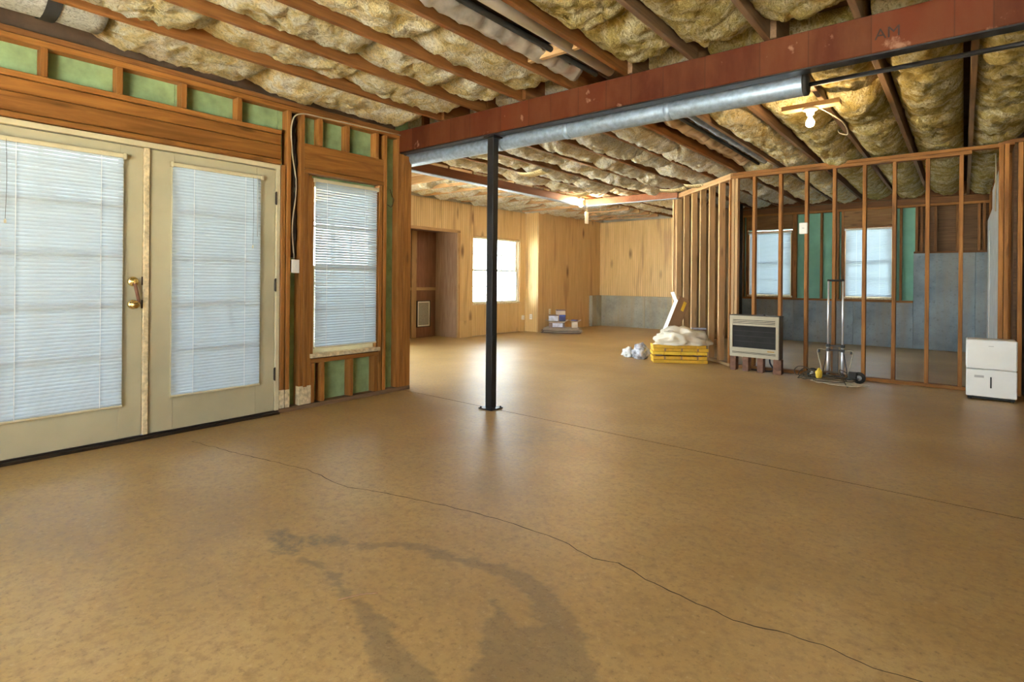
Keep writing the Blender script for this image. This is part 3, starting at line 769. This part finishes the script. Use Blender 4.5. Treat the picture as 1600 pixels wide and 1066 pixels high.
wfb('exterior_siding', WY1, 10.0, -.1, 2.95, 'house_paint', -.14, -.031, 0); wfb('exterior_siding', WY0, WY1, -.1, WZ0, 'house_paint', -.14, -.031, 0)
wfb('exterior_siding', WY0, WY1, WZ1, 2.95, 'house_paint', -.14, -.031, 0); wfb('exterior_siding', AY0, AY1, AZ+.02, 2.95, 'house_paint', -.14, -.031, 0)
wfb('opening_trim', AY0, AY1+.055, AZ-.01, AZ+.045, 'pale_y', -.03, .012); wfb('opening_trim', AY1, AY1+.055, 0, AZ-.012, 'pale_z', -.03, .012)
# alcove
XA = -8.33
al = thing('wall_alcove', 'dark red plywood alcove walls with a small vent panel', 'wall', (XA, 7.1, 0), kind='structure')
ab = lambda name, lo, hi, mat, bev=.001: box(name, (lo[0]-XA, lo[1]-7.1, lo[2]), (hi[0]-XA, hi[1]-7.1, hi[2]), mat, al, bev)
ab('back_panel', (XA-.03, AY0, .99), (XA, AY1, AZ+.03), 'siding'); ab('back_panel', (XA-.03, AY0, 0), (XA, AY1, .93), 'siding'); ab('rail', (XA-.03, AY0, .93), (XA+.012, AY1, .99), 'pale_y')
ab('stile', (XA-.02, 7.19, 0), (XA+.018, 7.315, AZ+.02), 'pale_z')
ab('side_panel', (XA-.03, AY1-.002, 0), (XF-.031, AY1+.02, AZ+.031), 'siding_pale'); ab('side_panel', (XA-.03, AY0-.02, 0), (XF-.031, AY0, AZ+.031), 'siding')
ab('alcove_ceiling', (XA-.03, AY0-.02, AZ+.031), (XF-.145, AY1+.02, AZ+.06), 'siding', 0); ab('alcove_ceiling', (XF-.16, AY0-.02, AZ+.0), (XF-.031, AY1+.02, AZ+.019), 'siding', 0)
pdv = thing('pet_door', 'small white-rimmed vent flap low on the alcove back wall', 'vent', (XA+.002, 7.50, .205), R(90))
rect_frame('rim', -.175, .175, 0, .52, .014, -.03, 0, 'black_steel', pdv); rect_frame('inner_frame', -.16, .16, .015, .505, .024, -.024, 0, 'white_plastic', pdv); box('flap', (-.137, -.014, .038), (.137, -.004, .482), 'vent_mesh', pdv, .001)
# window 2
build_window('window_2', 'sunlit sash window in the beadboard wall', (XF-.022, (WY0+WY1)/2, WZ0), R(90), WY1-WY0, WZ1-WZ0, 'pale_z', 3, 2, depth=.10)
build_blind('wide white mini blind glowing over the far beadboard wall window', (XF+.004, (WY0+WY1)/2, WZ0+.045), R(90), WY1-WY0-.07, WZ1-WZ0-.07, .0228, R(6), False, (.2, .8))
build_window('fill_window_5', 'wide unseen patio window added for daylight behind the left wall end', (XF-.022, 5.075, .02), R(90), 1.95, 2.06, 'pale_z', 2, 1, depth=.10)  # added unseen window, brings daylight onto the far floor
# jog, further wall
wj = thing('wall_jog', 'projecting knotty panel wall left of the concrete ledge', 'wall', (-7.34, 10.0, 0), kind='structure')
box('return_panel', (-.36, 0, 0), (-.026, .025, 2.655), 'bead_x', wj, .001)
bead_mat('bead_flat', 'x', (.52, .34, .155), (.66, .45, .22))
for a, b in ((0, .9), (.903, 1.78), (1.783, 2.72)): box('panel', (-.025, a, 0), (0, b, 2.655), 'bead_flat', wj, .001)
box('exterior_siding', (-.5, .03, -.1), (-.03, 3.2, 2.95), 'house_paint', wj, 0)
# back wall of the far left area
wb = thing('wall_back_left', 'golden beadboard above a low grey concrete ledge', 'wall', (-5.5, 12.7, 0), kind='structure')
for a, b in ((-1.84, -.60), (-.597, .62), (.623, 1.80)): box('panel', (a, 0, .775), (b, .03, 2.655), 'bead_x', wb, .001)
box('concrete_ledge', (-1.84, -.06, 0), (-.55, .2, .775), 'concrete_wall', wb, .004); box('concrete_ledge', (-.548, -.058, 0), (1.80, .2, .775), 'concrete_wall', wb, .004)
box('concrete_return', (-1.84, -.52, 0), (-1.75, -.061, .775), 'concrete_wall', wb, .004)
box('exterior_siding', (-1.9, .21, -.1), (1.9, .3, 2.95), 'house_paint', wb, 0)
def outlet(label, loc, rz):
    o = thing('wall_outlet', label, 'outlet', loc, rz); box('plate', (-.036, -.006, -.058), (.036, 0, .058), 'white_plastic', o, .002)
    for z in (-.02, .02): box('socket', (-.014, -.008, z-.012), (.014, -.005, z+.012), 'cream', o, .001)
outlet('white outlet plate on the narrow return panel by the far window', (-7.53, 9.999, .33), 0)
outlet('white outlet plate on the panel wall behind the carton pile', (-7.339, 10.45, .44), R(90))
props(box('plug_adapter', (XF, 9.86, .26), (XF+.05, 9.93, .36), 'white_plastic', None, .01), 'white plug adapter low on the beadboard right of the window', 'plug')

# cross wall between far left area and right room, return walls, outer shell
wc = thing('wall_cross', 'stud and panel wall behind the angled stud partition', 'wall', (-3.80, 10.8, 0), kind='structure')
for a, b in ((-1.72, -.6), (-.597, .6), (.603, 1.9)): box('panel', (-.05, a, 0), (-.03, b, 2.655), 'bead_y', wc, .001)
for k in range(8): box('stud', (-.028, -1.70+.406*k, .04), (.06, -1.662+.406*k, 2.62), 'pale_z', wc)
box('bottom_plate', (-.028, -1.72, 0), (.06, 1.35, .038), 'pale_y', wc); box('top_plate', (-.028, -1.72, 2.622), (.06, 1.35, 2.66), 'pale_y', wc)
def shell(name, label, lo, hi, mat): return props(box(name, lo, hi, mat, None, 0), label, 'wall', kind='structure')
shell('wall_return', 'outer wall left of the added patio doors', (-7.84, 3.80, -.1), (-7.5, 3.90, 2.95), 'house_paint')
shell('wall_return_end', 'outer wall right of the added patio doors', (-4.95, 3.80, -.1), (-4.62, 3.90, 2.95), 'house_paint')
shell('wall_return_upper', 'outer wall above the added patio doors', (-7.5, 3.80, 2.15), (-4.95, 3.90, 2.95), 'house_paint')
build_window('fill_window_7', 'unseen patio doors added to light the far area', (-6.225, 3.905, .0), R(180), 2.55, 2.15, 'pale_z', 3, 1, depth=.10)  # added unseen doors, daylight for the far walls and ceiling
shell('wall_right', 'concrete wall on the right outside the view', (2.6, -2.6, -.1), (2.75, 7.9, 2.95), 'concrete_wall')
shell('wall_back', 'panelled wall below the added window behind the camera', (-4.7, -2.6, -.1), (2.75, -2.45, .55), 'bead_x')
shell('wall_back_upper', 'panelled wall above the added window behind the camera', (-4.7, -2.6, 2.3), (2.75, -2.45, 2.95), 'bead_x')
shell('wall_back_side', 'panelled wall right of the added window behind the camera', (1.0, -2.6, .55), (2.75, -2.45, 2.3), 'bead_x')
shell('wall_back_corner', 'panelled wall left of the added window behind the camera', (-4.7, -2.6, .55), (-2.4, -2.45, 2.3), 'bead_x')
build_window('fill_window_6', 'wide unseen window added behind the camera for fill daylight', (-.70, -2.47, .55), R(180), 3.4, 1.75, 'pale_z', 4, 1, depth=.10)  # added unseen window, fill daylight for the near room

# ================================================================== RIGHT ROOM: back wall
YB = 12.15
wr_ = thing('wall_back_right', 'stud wall with two windows above stepped blue-grey concrete', 'wall', (-1.7, YB, 0), kind='structure')
rb = lambda name, x0, x1, z0, z1, mat, y0=0, y1=.089, bev=.0025: box(name, (x0+1.7, y0, z0), (x1+1.7, y1, z1), mat, wr_, bev)
rb('concrete_panel', -3.86, -2.62, 0, .805, 'concrete_blue', -.03, .2); rb('concrete_panel', -2.618, -1.605, 0, .805, 'concrete_blue', -.031, .2); rb('concrete_panel', -1.602, -.695, 0, .805, 'concrete_blue', -.03, .2)
rb('concrete_panel', -.692, .150, 0, 1.680, 'concrete_blue', -.03, .2); rb('concrete_panel', .153, .40, 0, 1.680, 'concrete_blue', -.028, .2)
rb('sill_plate', -3.86, -.70, .806, .842, 'stud_x', -.012, .10); rb('sill_plate', -.692, .35, 1.681, 1.715, 'joist_x', -.012, .10)
rb('top_plate', -3.80, .32, 2.505, 2.545, 'stud_x'); rb('top_plate', -3.80, .32, 2.548, 2.66, 'joist_x', .02, .089)
for x in (-3.76, -3.63, -3.545, -2.655, -2.62, -2.165, -1.885, -1.81, -.985, -.900, -.672): rb('stud', x, x+.038, .845 if x < -.68 else .845, 2.503, 'stud_z')
for x in (-.60, -.405, -.11, .175, .24): rb('stud', x, x+.038, 1.717, 2.503, 'joist_z')
rb('header_beam', -3.505, -2.66, 2.225, 2.503, 'header_x', .002); rb('header_beam', -1.770, -.987, 2.20, 2.503, 'header_x', .002)
rb('rough_sill', -3.505, -2.66, .8425, .852, 'stud_x', -.01, .12); rb('rough_sill', -1.77, -.987, .8425, .852, 'stud_x', -.01, .12)
for x0, x1 in ((-3.86, -3.49), (-2.66, -2.15), (-2.147, -1.79), (-1.01, -.656)): rb('sheathing_panel', x0, x1, .80, 2.95, 'sheathing_teal', .090, .115, 0)
rb('sheathing_panel', -3.487, -2.663, 2.21, 2.95, 'sheathing_teal', .090, .115, 0); rb('sheathing_panel', -1.787, -1.013, 2.20, 2.95, 'sheathing_teal', .090, .115, 0)
rb('exterior_siding', -3.95, .45, -.1, .80, 'house_paint', .201, .26, 0); rb('exterior_siding', -.9, .45, .801, 1.70, 'house_paint', .201, .26, 0); rb('rim_joist', -3.80, .32, 2.667, 2.9, 'joist_x', .03, .068)
rb('osb_panel', -.657, .44, 1.66, 2.95, 'osb', .116, .14, 0)
for nm, lb, x0, x1, lab2 in (('window_3', 'sash window beside the angled stud wall, seen through studs', -3.500, -2.662, 'white mini blind seen through studs above the gas heater'),
                             ('window_4', 'sash window beside the tall concrete step, seen through studs', -1.768, -.989, 'white mini blind seen through studs behind the hand truck')):
    xc = (x0+x1)/2
    build_window(nm, lb, (xc, YB+.012, .853), 0, x1-x0, 1.345, 'stud_z', 2, 2, depth=.10)
    build_blind(lab2, (xc, YB+.006, .895), 0, x1-x0-.05, 1.275, .0226, R(72), False, (.25, .75), rail='white_plastic', group='mini blinds in the right room')
props(tube('drain_pipe', [(-3.36, 11.2, 0), (-3.36, 11.2, 2.66)], .03, 'black_steel', None, 12, False), 'black vertical drain pipe behind the corner of the stud wall', 'pipe')

# right side wall of the right room: white drywall on studs, then a dark opening
ws = thing('wall_right_room', 'white drywall side wall seen edge-on beyond the last stud', 'wall', (.30, 10.0, 0), kind='structure')
box('drywall_sheet', (0, -1.62, .02), (.012, .2, 2.45), 'drywall', ws, .001); box('drywall_sheet', (0, .203, .02), (.012, 2.1, 2.20), 'drywall', ws, .001)
box('drywall_edge_trim', (-.012, .95, .02), (.0, 1.0, 1.95), 'white_plastic', ws, .001)
for k in range(1, 10): box('stud', (.014, -2.235+.46*k, .04), (.103, -2.197+.46*k, 2.60), 'stud_z', ws)
box('top_plate', (.014, -2.24, 2.60), (.103, 2.1, 2.66), 'stud_y', ws); box('bottom_plate', (.014, -2.24, 0), (.103, 2.1, .038), 'stud_y', ws)
box('outer_sheathing', (.104, -2.11, 0), (.13, 2.3, 2.9), 'osb', ws, 0)
props(tube('wall_cable', [(.27, 8.3, 2.62), (.28, 8.5, 2.45), (.275, 8.42, 2.2), (.28, 8.55, 2.0)], .007, 'cable_tan'), 'white cable draped at the top of the drywall side wall', 'cable')
wd = thing('wall_right_end', 'stud wall with panel darkened as shade at the right edge behind the dehumidifier', 'wall', (1.5, 7.80, 0), kind='structure')
box('panel', (-1.09, .10, 0), (1.1, .13, 2.9), 'grime_void', wd, 0)  # near-black colour stands for the unlit void behind the studs
for x in (-1.22, -1.177, -1.07, -.75, -.35, .05, .45, .85): box('stud', (x, -.045, .0), (x+.038, .044, 2.62), 'stud_z', wd)
box('top_plate', (-1.23, -.045, 2.622), (1.1, .044, 2.66), 'joist_x', wd)
# ================================================================== STUD PARTITION
YP = 7.75
wp = thing('wall_partition', 'bare stud partition with two plates, open between its studs', 'wall', (-1.2, YP, 0), kind='structure')
pb = lambda name, x0, x1, z0, z1, mat, y0=0, y1=.089: box(name, (x0+1.2, y0, z0), (x1+1.2, y1, z1), mat, wp)
pb('bottom_plate', -2.45, .02, 0, .038, 'stud_x'); pb('top_plate', -2.47, .06, 2.548, 2.586, 'stud_x'); pb('top_plate', -2.47, .30, 2.588, 2.626, 'stud_x')
for x in (-2.165, -1.843, -1.54, -1.233, -.921, -.627, -.320, -.027): pb('stud', x-.019, x+.019, .04, 2.546, 'stud_z')
for x in (-2.432, -2.39): pb('corner_stud', x-.019, x+.019, .04, 2.546, 'pale_z')
wq = thing('wall_angled', 'angled bare stud wall running back from the partition corner', 'wall', (-2.47, 7.77, 0), R(135), kind='structure')
# local x runs along the wall (away), +y faces the far area/camera side
box('bottom_plate', (0, -.085, 0), (1.86, .004, .038), 'pale_x', wq); box('top_plate', (0, -.085, 2.548), (1.86, .004, 2.586), 'pale_x', wq); box('top_plate', (-.03, -.085, 2.588), (1.86, .004, 2.626), 'pale_x', wq)
for k in range(7):
    x = .03+.302*k; box('stud', (x-.019, -.085, .04), (x+.019, .004, 2.546), 'pale_z' if k else 'stud_z', wq)

det = thing('smoke_detector', 'white rounded detector fixed on a partition stud', 'detector', (-1.566, 7.748, 1.83), 0)
box('detector_body', (-.048, -.03, -.07), (.048, -.006, .07), 'white_gloss', det, .02); box('mounting_plate', (-.04, -.006, -.06), (.04, 0, .06), 'white_plastic', det, .004); box('detector_slot', (-.012, -.0315, -.002), (.012, -.0295, .004), 'grey_print', det, 0)

# ================================================================== LAMPS
def bulb(label, loc, glow='bulb_glow'):
    o = thing('bare_bulb', label, 'lamp', loc)
    lathe('lampholder', [(.055, 0), (.055, -.012), (.032, -.022), (.026, -.05), (.022, -.052)], 'white_plastic', o, 20)
    lathe('bulb', [(.013, -.053), (.014, -.07), (.024, -.09), (.031, -.11), (.030, -.128), (.020, -.142), (.004, -.147)], glow, o, 18)
    return o
bulb('bare glowing bulb under the joists beyond the capped duct', (-.975, 5.02, 2.555))
props(box('lamp_board', (-1.18, 4.97, 2.557), (-.76, 5.07, 2.595), 'pale_x', None, .003), 'short wooden board holding the bulb beyond the capped duct', 'board')
fbulb = bulb('bare glowing bulb hanging from the far girder', (-5.36, 8.58, 2.622), 'bulb_glow_bright'); box('hanger', (-.012, -.012, 0), (.012, .012, .043), 'white_plastic', fbulb)
props(tube('lamp_cable', [(-.93, 5.09, 2.58), (-.80, 5.35, 2.50), (-.82, 5.8, 2.49), (-.93, 6.1, 2.58), (-.97, 6.3, 2.66)], .006, 'cable_tan'), 'loose tan cable dangling behind the bulb beyond the duct', 'cable')
tg = thing('hanging_tag', 'white paper strip hanging by a string beside the far bulb', 'paper', (-5.36, 8.78, 2.19)); box('paper', (-.004, -.06, 0), (.004, .06, .21), 'white_plastic', tg, .001); tube('string', [(0, 0, .21), (0, 0, .475)], .0015, 'cable_tan', tg, 5, False)

# ================================================================== OBJECTS ON THE FLOOR
# --- cardboard pile and cartons
def sheet(label, cx, cy, z, wx, wy, t, rz, mat, warp=.01):
    V = []; F = []; n = 6
    for s in (0, 1):
        for j in range(n+1):
            for i in range(n+1):
                u, v = i/n-.5, j/n-.5
                V.append((u*wx, v*wy, s*t+warp*(4*u*u+3*v*v*.6)*(1 if (i+j) % 2 else .9)))
    w_ = n+1; N = w_*w_
    for j in range(n):
        for i in range(n): a = j*w_+i; F.append((a, a+w_, a+w_+1, a+1)); F.append((N+a, N+a+1, N+a+w_+1, N+a+w_))
    for i in range(n):
        F.append((i, i+1, N+i+1, N+i)); a = n*w_+i; F.append((a, N+a, N+a+1, a+1))
        a = i*w_; F.append((a, N+a, N+a+w_, a+w_)); a = i*w_+n; F.append((a, a+w_, N+a+w_, N+a))
    o = mesh('cardboard_sheet', V, F, mat, None, False, (cx, cy, z)); o.rotation_euler = (0, 0, rz)
    return props(o, label, 'cardboard', 'flattened cardboard in the pile')
for i, (dx, dy, z, wx, wy, rz, mt) in enumerate([(0, 0, .002, .86, .62, .50, 'card_dark'), (.02, .03, .024, .84, .60, .56, 'card_pale'), (-.02, .02, .046, .82, .62, .46, 'card_dark'), (.03, -.02, .066, .84, .58, .60, 'card_pale'), (.0, .02, .092, .74, .54, .50, 'card_pale')]):
    sheet('flattened cardboard sheet, %s from the floor in the far pile' % ORD[i], -6.88+dx, 10.27+dy, z, wx, wy, .010, rz, mt)
def carton(name, label, cx, cy, z, dx, dy, dz, rz, mats, tilt=0, flaps=False, cat='box'):
    o = thing(name, label, cat, (cx, cy, z), rz); o.rotation_euler = (tilt, 0, rz); x, y = dx/2, dy/2
    box('body', (-x, -y, 0), (x, y, dz), mats[0], o, .003); box('lid', (-x-.002, -y-.002, dz-.012), (x+.002, y+.002, dz+.004), mats[1], o, .002)
    if len(mats) > 2: box('printed_side', (-x*.55, -y-.003, dz*.15), (x*.75, -y+.001, dz*.8), mats[2], o, 0)
    if flaps:
        for s in (-1, 1):
            f = box('flap', (s*x-.05, -y, dz), (s*x+.05, y, dz+.006), mats[1], o, .001); f.rotation_euler = (0, -s*.5, 0); f.location.x = s*(x+.03); f.location.z += .014
    return o
carton('carton', 'open worn carton with pale flaps at the bottom of the far pile', -6.97, 10.20, .113, .34, .30, .13, .62, ('card_dark', 'card_pale', 'blue_white'), 0, True)
carton('carton', 'small tan carton with upright flaps beside the open worn carton', -6.665, 10.45, .113, .13, .20, .13, .62, ('card_pale', 'card_pale'), 0, True)
carton('carton', 'blue and white printed box with a dark lid on the far pile', -7.03, 10.16, .262, .21, .20, .12, .62, ('blue_white', 'card_dark'))
carton('carton', 'navy printed box beside the blue and white one on the far pile', -6.875, 10.275, .262, .14, .20, .12, .62, ('navy', 'blue'))
carton('carton', 'small pale box standing tilted on top of the far pile', -6.93, 10.29, .396, .20, .10, .10, .75, ('card_pale', 'card_dark'), .12)
props(box('book', (-6.73, 10.40, .266), (-6.61, 10.51, .282), 'blue', None, .002), 'thin bright blue folder on the small tan carton', 'folder')

# --- yellow plank boxes, cloth, bag, leaning box
yo = (-3.405, 7.375); ya = math.atan2(.405, .625)
for i, (dz, off, mt) in enumerate([(0, .01, 'yellow'), (.050, .008, 'yellow'), (.116, .0, 'yellow_light'), (.163, .012, 'yellow'), (.2095, .006, 'yellow')]):
    o = thing('yellow_plank_pack', 'yellow plank pack, %s from the floor in the stack under the cloth' % ORD[i], 'pack', (yo[0]+off*.8, yo[1]+off, dz), ya+random.uniform(-.02, .02), 'stacked yellow packs')
    box('pack_body', (0, 0, .002), (.735+random.uniform(-.01, .02), .26, .045), mt, o, .003)
    for x in (.15, .38, .60): box('strap', (x, -.0015, .001), (x+.022, .262, .0462), 'brown_card' if i % 2 else 'yellow', o, 0)
for i, x in enumerate((.05, .58)):
    o = box('spacer_block', (0, 0, 0), (.10, .20, .018), 'card_dark', None, .001); p = Matrix.Rotation(ya, 3, 'Z') @ Vector((x+.05, .13, 0))
    o.location = (yo[0]+p.x, yo[1]+p.y, .1055); o.rotation_euler = (0, 0, ya); props(o, 'dark spacer block between yellow packs at the %s end' % ('left' if i == 0 else 'right'), 'block')
def lump(name, label, cat, c, rx, ry, rz_, rot, mat, seed, amp=.25, flat=.0, fold=0, rough=.55):
    V = []; F = []; nu, nv = 48, 26
    for j in range(nv+1):
        ph = math.pi*j/nv
        for i in range(nu):
            th = 2*math.pi*i/nu
            d = Vector((math.sin(ph)*math.cos(th), math.sin(ph)*math.sin(th), math.cos(ph)))
            k = 1+amp*(noise.noise(d*1.7+Vector((seed, 0, 0)))+rough*noise.noise(d*4+Vector((0, seed, 0))))
            rid = abs(noise.noise(Vector((d.x*2.1+d.y*2.6, d.y*1.1-d.x*.8, d.z*1.6))+Vector((seed*2, 1, 4)))); k += fold*(.22-rid)
            p = Vector((d.x*rx*k, d.y*ry*k, max(-flat, d.z*rz_*k))); V.append(p)
    for j in range(nv):
        for i in range(nu): F.append((j*nu+i, (j+1)*nu+i, (j+1)*nu+(i+1) % nu, j*nu+(i+1) % nu))
    o = mesh(name, V, F, mat, None, True, c); o.rotation_euler = (0, 0, rot)
    return props(o, label, cat)
lump('cloth_bundle', 'crumpled cream dust sheet lying on the yellow stack', 'cloth', (-3.12, 7.70, .312), .35, .19, .165, ya, 'cloth', 4.2, .30, .056, .8, .12)
lump('plastic_bag', 'grey and white printed plastic bag left of the yellow stack', 'bag', (-3.70, 7.62, .10), .12, .11, .125, .4, 'plastic_bag', 8.1, .3, .10, .3)
lump('plastic_wrap', 'clear crumpled plastic film on the floor beside the printed bag', 'plastic', (-3.93, 7.66, .07), .09, .07, .08, .8, 'plaster_white', 2.7, .4, .066, .4)
lb = thing('leaning_box', 'long brown carton with a white open flap leaning against angled studs', 'carton', (-3.545, 7.90, .02), 0)
lb.rotation_euler = (R(-6), R(26), R(50))
box('carton_body', (-.075, -.05, 0), (.115, .05, .98), 'brown_card', lb, .003); box('white_side', (-.082, -.055, 0), (-.074, .05, .90), 'white_gloss', lb, .001)
f = box('open_flap', (-.10, -.05, .90), (-.088, .05, 1.04), 'white_gloss', lb, .001); f.rotation_euler = (0, R(-48), 0); f.location = (-.135, 0, .945)
box('tape_strip', (.02, -.0515, .78), (.07, -.0495, .93), 'yellow_light', lb, 0)
fb = carton('picture_carton', 'dark framed picture box standing behind the dust sheet', -3.00, 8.05, .0, .20, .09, .47, ya, ('card_dark', 'blue_white', 'foil'))

# --- gas heater on bricks
ht = thing('gas_heater', 'tan gas wall heater with dark grille standing on bricks', 'heater', (-2.09, 7.52, .182), R(-4))
box('case', (-.30, .02, 0), (.31, .15, .535), 'heater_side', ht, .004)
rect_frame('front_panel', -.305, .305, 0, .53, .035, -.005, .019, 'heater_tan', ht, .118)
boxes('upper_panel', [((-.27, -.004, .405), (.27, .019, .495))], 'heater_tan', ht)
for z in (.432, .452, .472): box('vent_slot', (-.262, -.0065, z), (.262, -.003, z+.007), 'heater_dark', ht, 0)
for z in (.045, .058): box('vent_slot', (-.27, -.0075, z), (.27, -.004, z+.006), 'heater_dark', ht, 0)
gb = box('grille', (-.268, .008, .12), (.268, .0195, .403), 'heater_dark', ht, .004)
for z in (.20, .27, .335): box('burner_tile', (-.255, -.012, z-.195-.07), (.255, -.0065, z-.19-.07), 'heater_line', gb, 0)
box('name_badge', (.17, -.0065, .085), (.255, -.0045, .098), 'brass', ht, 0); box('control_knob', (.10, .06, .535), (.12, .08, .552), 'black_steel', ht, .002); box('top_cap', (-.31, -.008, .531), (.315, .155, .541), 'heater_side', ht, .002)
def brick(x, y, z, dx, dy, dz, lab):
    o = box('brick', (x-dx/2, y-dy/2, z), (x+dx/2, y+dy/2, z+dz), 'brickred', None, .004); o.rotation_euler = (0, 0, random.uniform(-.06, .06)); props(o, lab, 'brick', 'bricks under the heater')
brick(-2.345, 7.575, 0, .072, .10, .18, 'upright brick under the left end of the heater')
brick(-2.185, 7.565, 0, .074, .10, .18, 'upright brick under the heater, second from its left end')
brick(-2.005, 7.555, 0, .074, .10, .18, 'upright brick under the heater, third from its left end')
brick(-1.80, 7.54, .056, .095, .12, .124, 'block on a flat brick under the right heater end')
brick(-1.80, 7.54, 0, .098, .12, .055, 'flat brick on the floor under the right heater end')
props(tube('gas_hose', [(-1.92, 7.62, .176), (-1.91, 7.60, .12), (-1.87, 7.60, .04), (-1.94, 7.62, .012), (-2.15, 7.64, .012)], .010, 'black_rubber'), 'black hose hanging beneath the heater between its bricks', 'hose')

# --- hand truck with cables
ct = thing('hand_truck', 'folding hand truck with chrome tubes and black brackets by the studs', 'hand truck', (-1.157, 7.42, 0))
for s in (-1, 1):
    tube('upright_tube', [(s*.074, 0, .42), (s*.074, 0, 1.175)], .0105, 'chrome', ct, 12, False)
    tube('lower_tube', [(s*.074, 0, .07), (s*.074, 0, .44)], .0145, 'chrome', ct, 12, False)
    box('bracket', (s*.074-.022, -.02, .40), (s*.074+.022, .02, .435), 'black_rubber', ct, .004); box('bracket', (s*.074-.022, -.02, .35), (s*.074+.022, .02, .38), 'black_rubber', ct, .004)
    tube('side_loop', [(s*.09, -.01, .365), (s*.16, -.02, .375), (s*.18, -.02, .34), (s*.15, -.015, .2), (s*.12, -.01, .06)], .006, 'heater_tan', ct, 8)
    tube('brace_rod', [(s*.085, .0, .35), (s*.13, -.01, .06)], .005, 'black_steel', ct, 6, False)
    box('corner_pad', (s*.165-.012, -.035, .335), (s*.165+.012, -.01, .365), 'black_rubber', ct, .004)
    wh = lathe('wheel', [(.02, -.016), (.058, -.016), (.066, -.008), (.066, .008), (.058, .016), (.02, .016)], 'black_rubber', ct, 24, (s*.235, .03, .067), 'y')
    lathe('hub', [(.006, -.02), (.03, -.018), (.03, .018), (.006, .02)], 'grey_print', wh, 16, (0, 0, 0), 'y')
tube('grip', [(-.085, 0, 1.178), (.085, 0, 1.178)], .012, 'black_rubber', ct, 10, False)
for z in (.365, .417): box('cross_bar', (-.07, -.012, z-.008), (.07, .012, z+.008), 'black_steel', ct, .003)
box('centre_post', (-.028, .01, .09), (.028, .03, .40), 'heater_side', ct, .003); box('base_frame', (-.22, -.10, .05), (.24, .05, .066), 'black_steel', ct, .004); box('toe_plate', (-.19, -.20, .012), (.19, -.09, .022), 'heater_tan', ct, .003)
tube('axle', [(-.235, .03, .067), (.235, .03, .067)], .007, 'black_steel', ct, 8, False)
def coil(label, c, rx, ry, turns, z0, dz, r, mat, seed, tail=None, lift=0):
    P = []; n = int(turns*14); rg = random.Random(seed)
    for i in range(n+1):
        a = 2*math.pi*i/14; k = 1+.22*math.sin(a*.37+seed)+.12*rg.uniform(-1, 1)
        P.append((c[0]+rx*k*math.cos(a), c[1]+ry*k*math.sin(a), z0+dz*i/n+.012*rg.random()+lift*max(0, math.sin(a+.6*math.sin(a*.21+seed)))))
    if tail: P += tail
    return props(tube('extension_cord', P, r, mat, None, 6), label, 'cable')
coil('dark extension cord heaped at the foot of the hand truck', (-1.22, 7.25, 0), .22, .09, 4.2, .012, .07, .0055, 'cable_dark', 3, [(-1.0, 7.12, .012), (-.98, 7.10, .008)], .06)
coil('olive cord loop spilling left of the hand truck', (-1.42, 7.30, 0), .11, .06, 3.1, .010, .05, .0055, 'cable_dark', 8, None, .10)
coil('tan cord loop lying in front of the hand truck', (-1.08, 7.16, 0), .24, .06, 1.6, .007, .02, .0055, 'cable_tan', 5)
props(lump('yellow_plug', 'yellow cord connector on the cables at the hand truck', 'plug', (-1.275, 7.14, .115), .035, .028, .06, .4, 'yellow_light', 3.3, .2, .05, 0), None, None)
props(box('black_adapter', (-1.0, 7.22, .085), (-.92, 7.28, .155), 'black_rubber', None, .006), 'black power adapter resting by the right wheel', 'adapter')

# --- dehumidifier
dh = thing('dehumidifier', 'white dehumidifier standing at the right end of the stud wall', 'dehumidifier', (.216, 7.27, 0), R(1))
box('upper_shell', (-.192, -.022, .305), (.192, .22, .600), 'white_gloss', dh, .010); box('bucket_front', (-.192, -.022, .035), (.192, .05, .302), 'white_gloss', dh, .006)
box('lower_shell', (-.188, .055, .03), (.188, .218, .302), 'white_plastic', dh, .006); box('base', (-.180, -.005, .012), (.180, .21, .034), 'black_rubber', dh, .003)
for sx in (-1, 1):
    for y in (.02, .18): lathe('caster', [(.012, 0), (.014, .004), (.014, .012)], 'black_rubber', dh, 10, (sx*.16, y, 0))
box('water_window', (-.008, -.0245, .125), (.004, -.021, .235), 'black_steel', dh, .001); box('brand_mark', (-.022, -.0235, .536), (.018, -.0215, .540), 'grey_print', dh, 0)
box('print_label', (-.128, -.0235, .222), (-.055, -.0215, .245), 'grey_print', dh, 0)
# --- twig on the floor
(tx, ty), (ux, uy) = fl(528, 940), fl(590, 929)
props(tube('twig', [(tx, ty, .005), ((tx+ux)/2, (ty+uy)/2+.01, .008), (ux, uy, .005)], .0028, 'brown_card', None, 5), 'thin straw twig lying across the branching floor stain', 'twig')

# ================================================================== OUTSIDE
props(box('ground', (-40, -30, -.30), (30, 45, -.12), 'gravel', None, 0), 'pale bright ground outside the windows', 'ground', kind='structure')
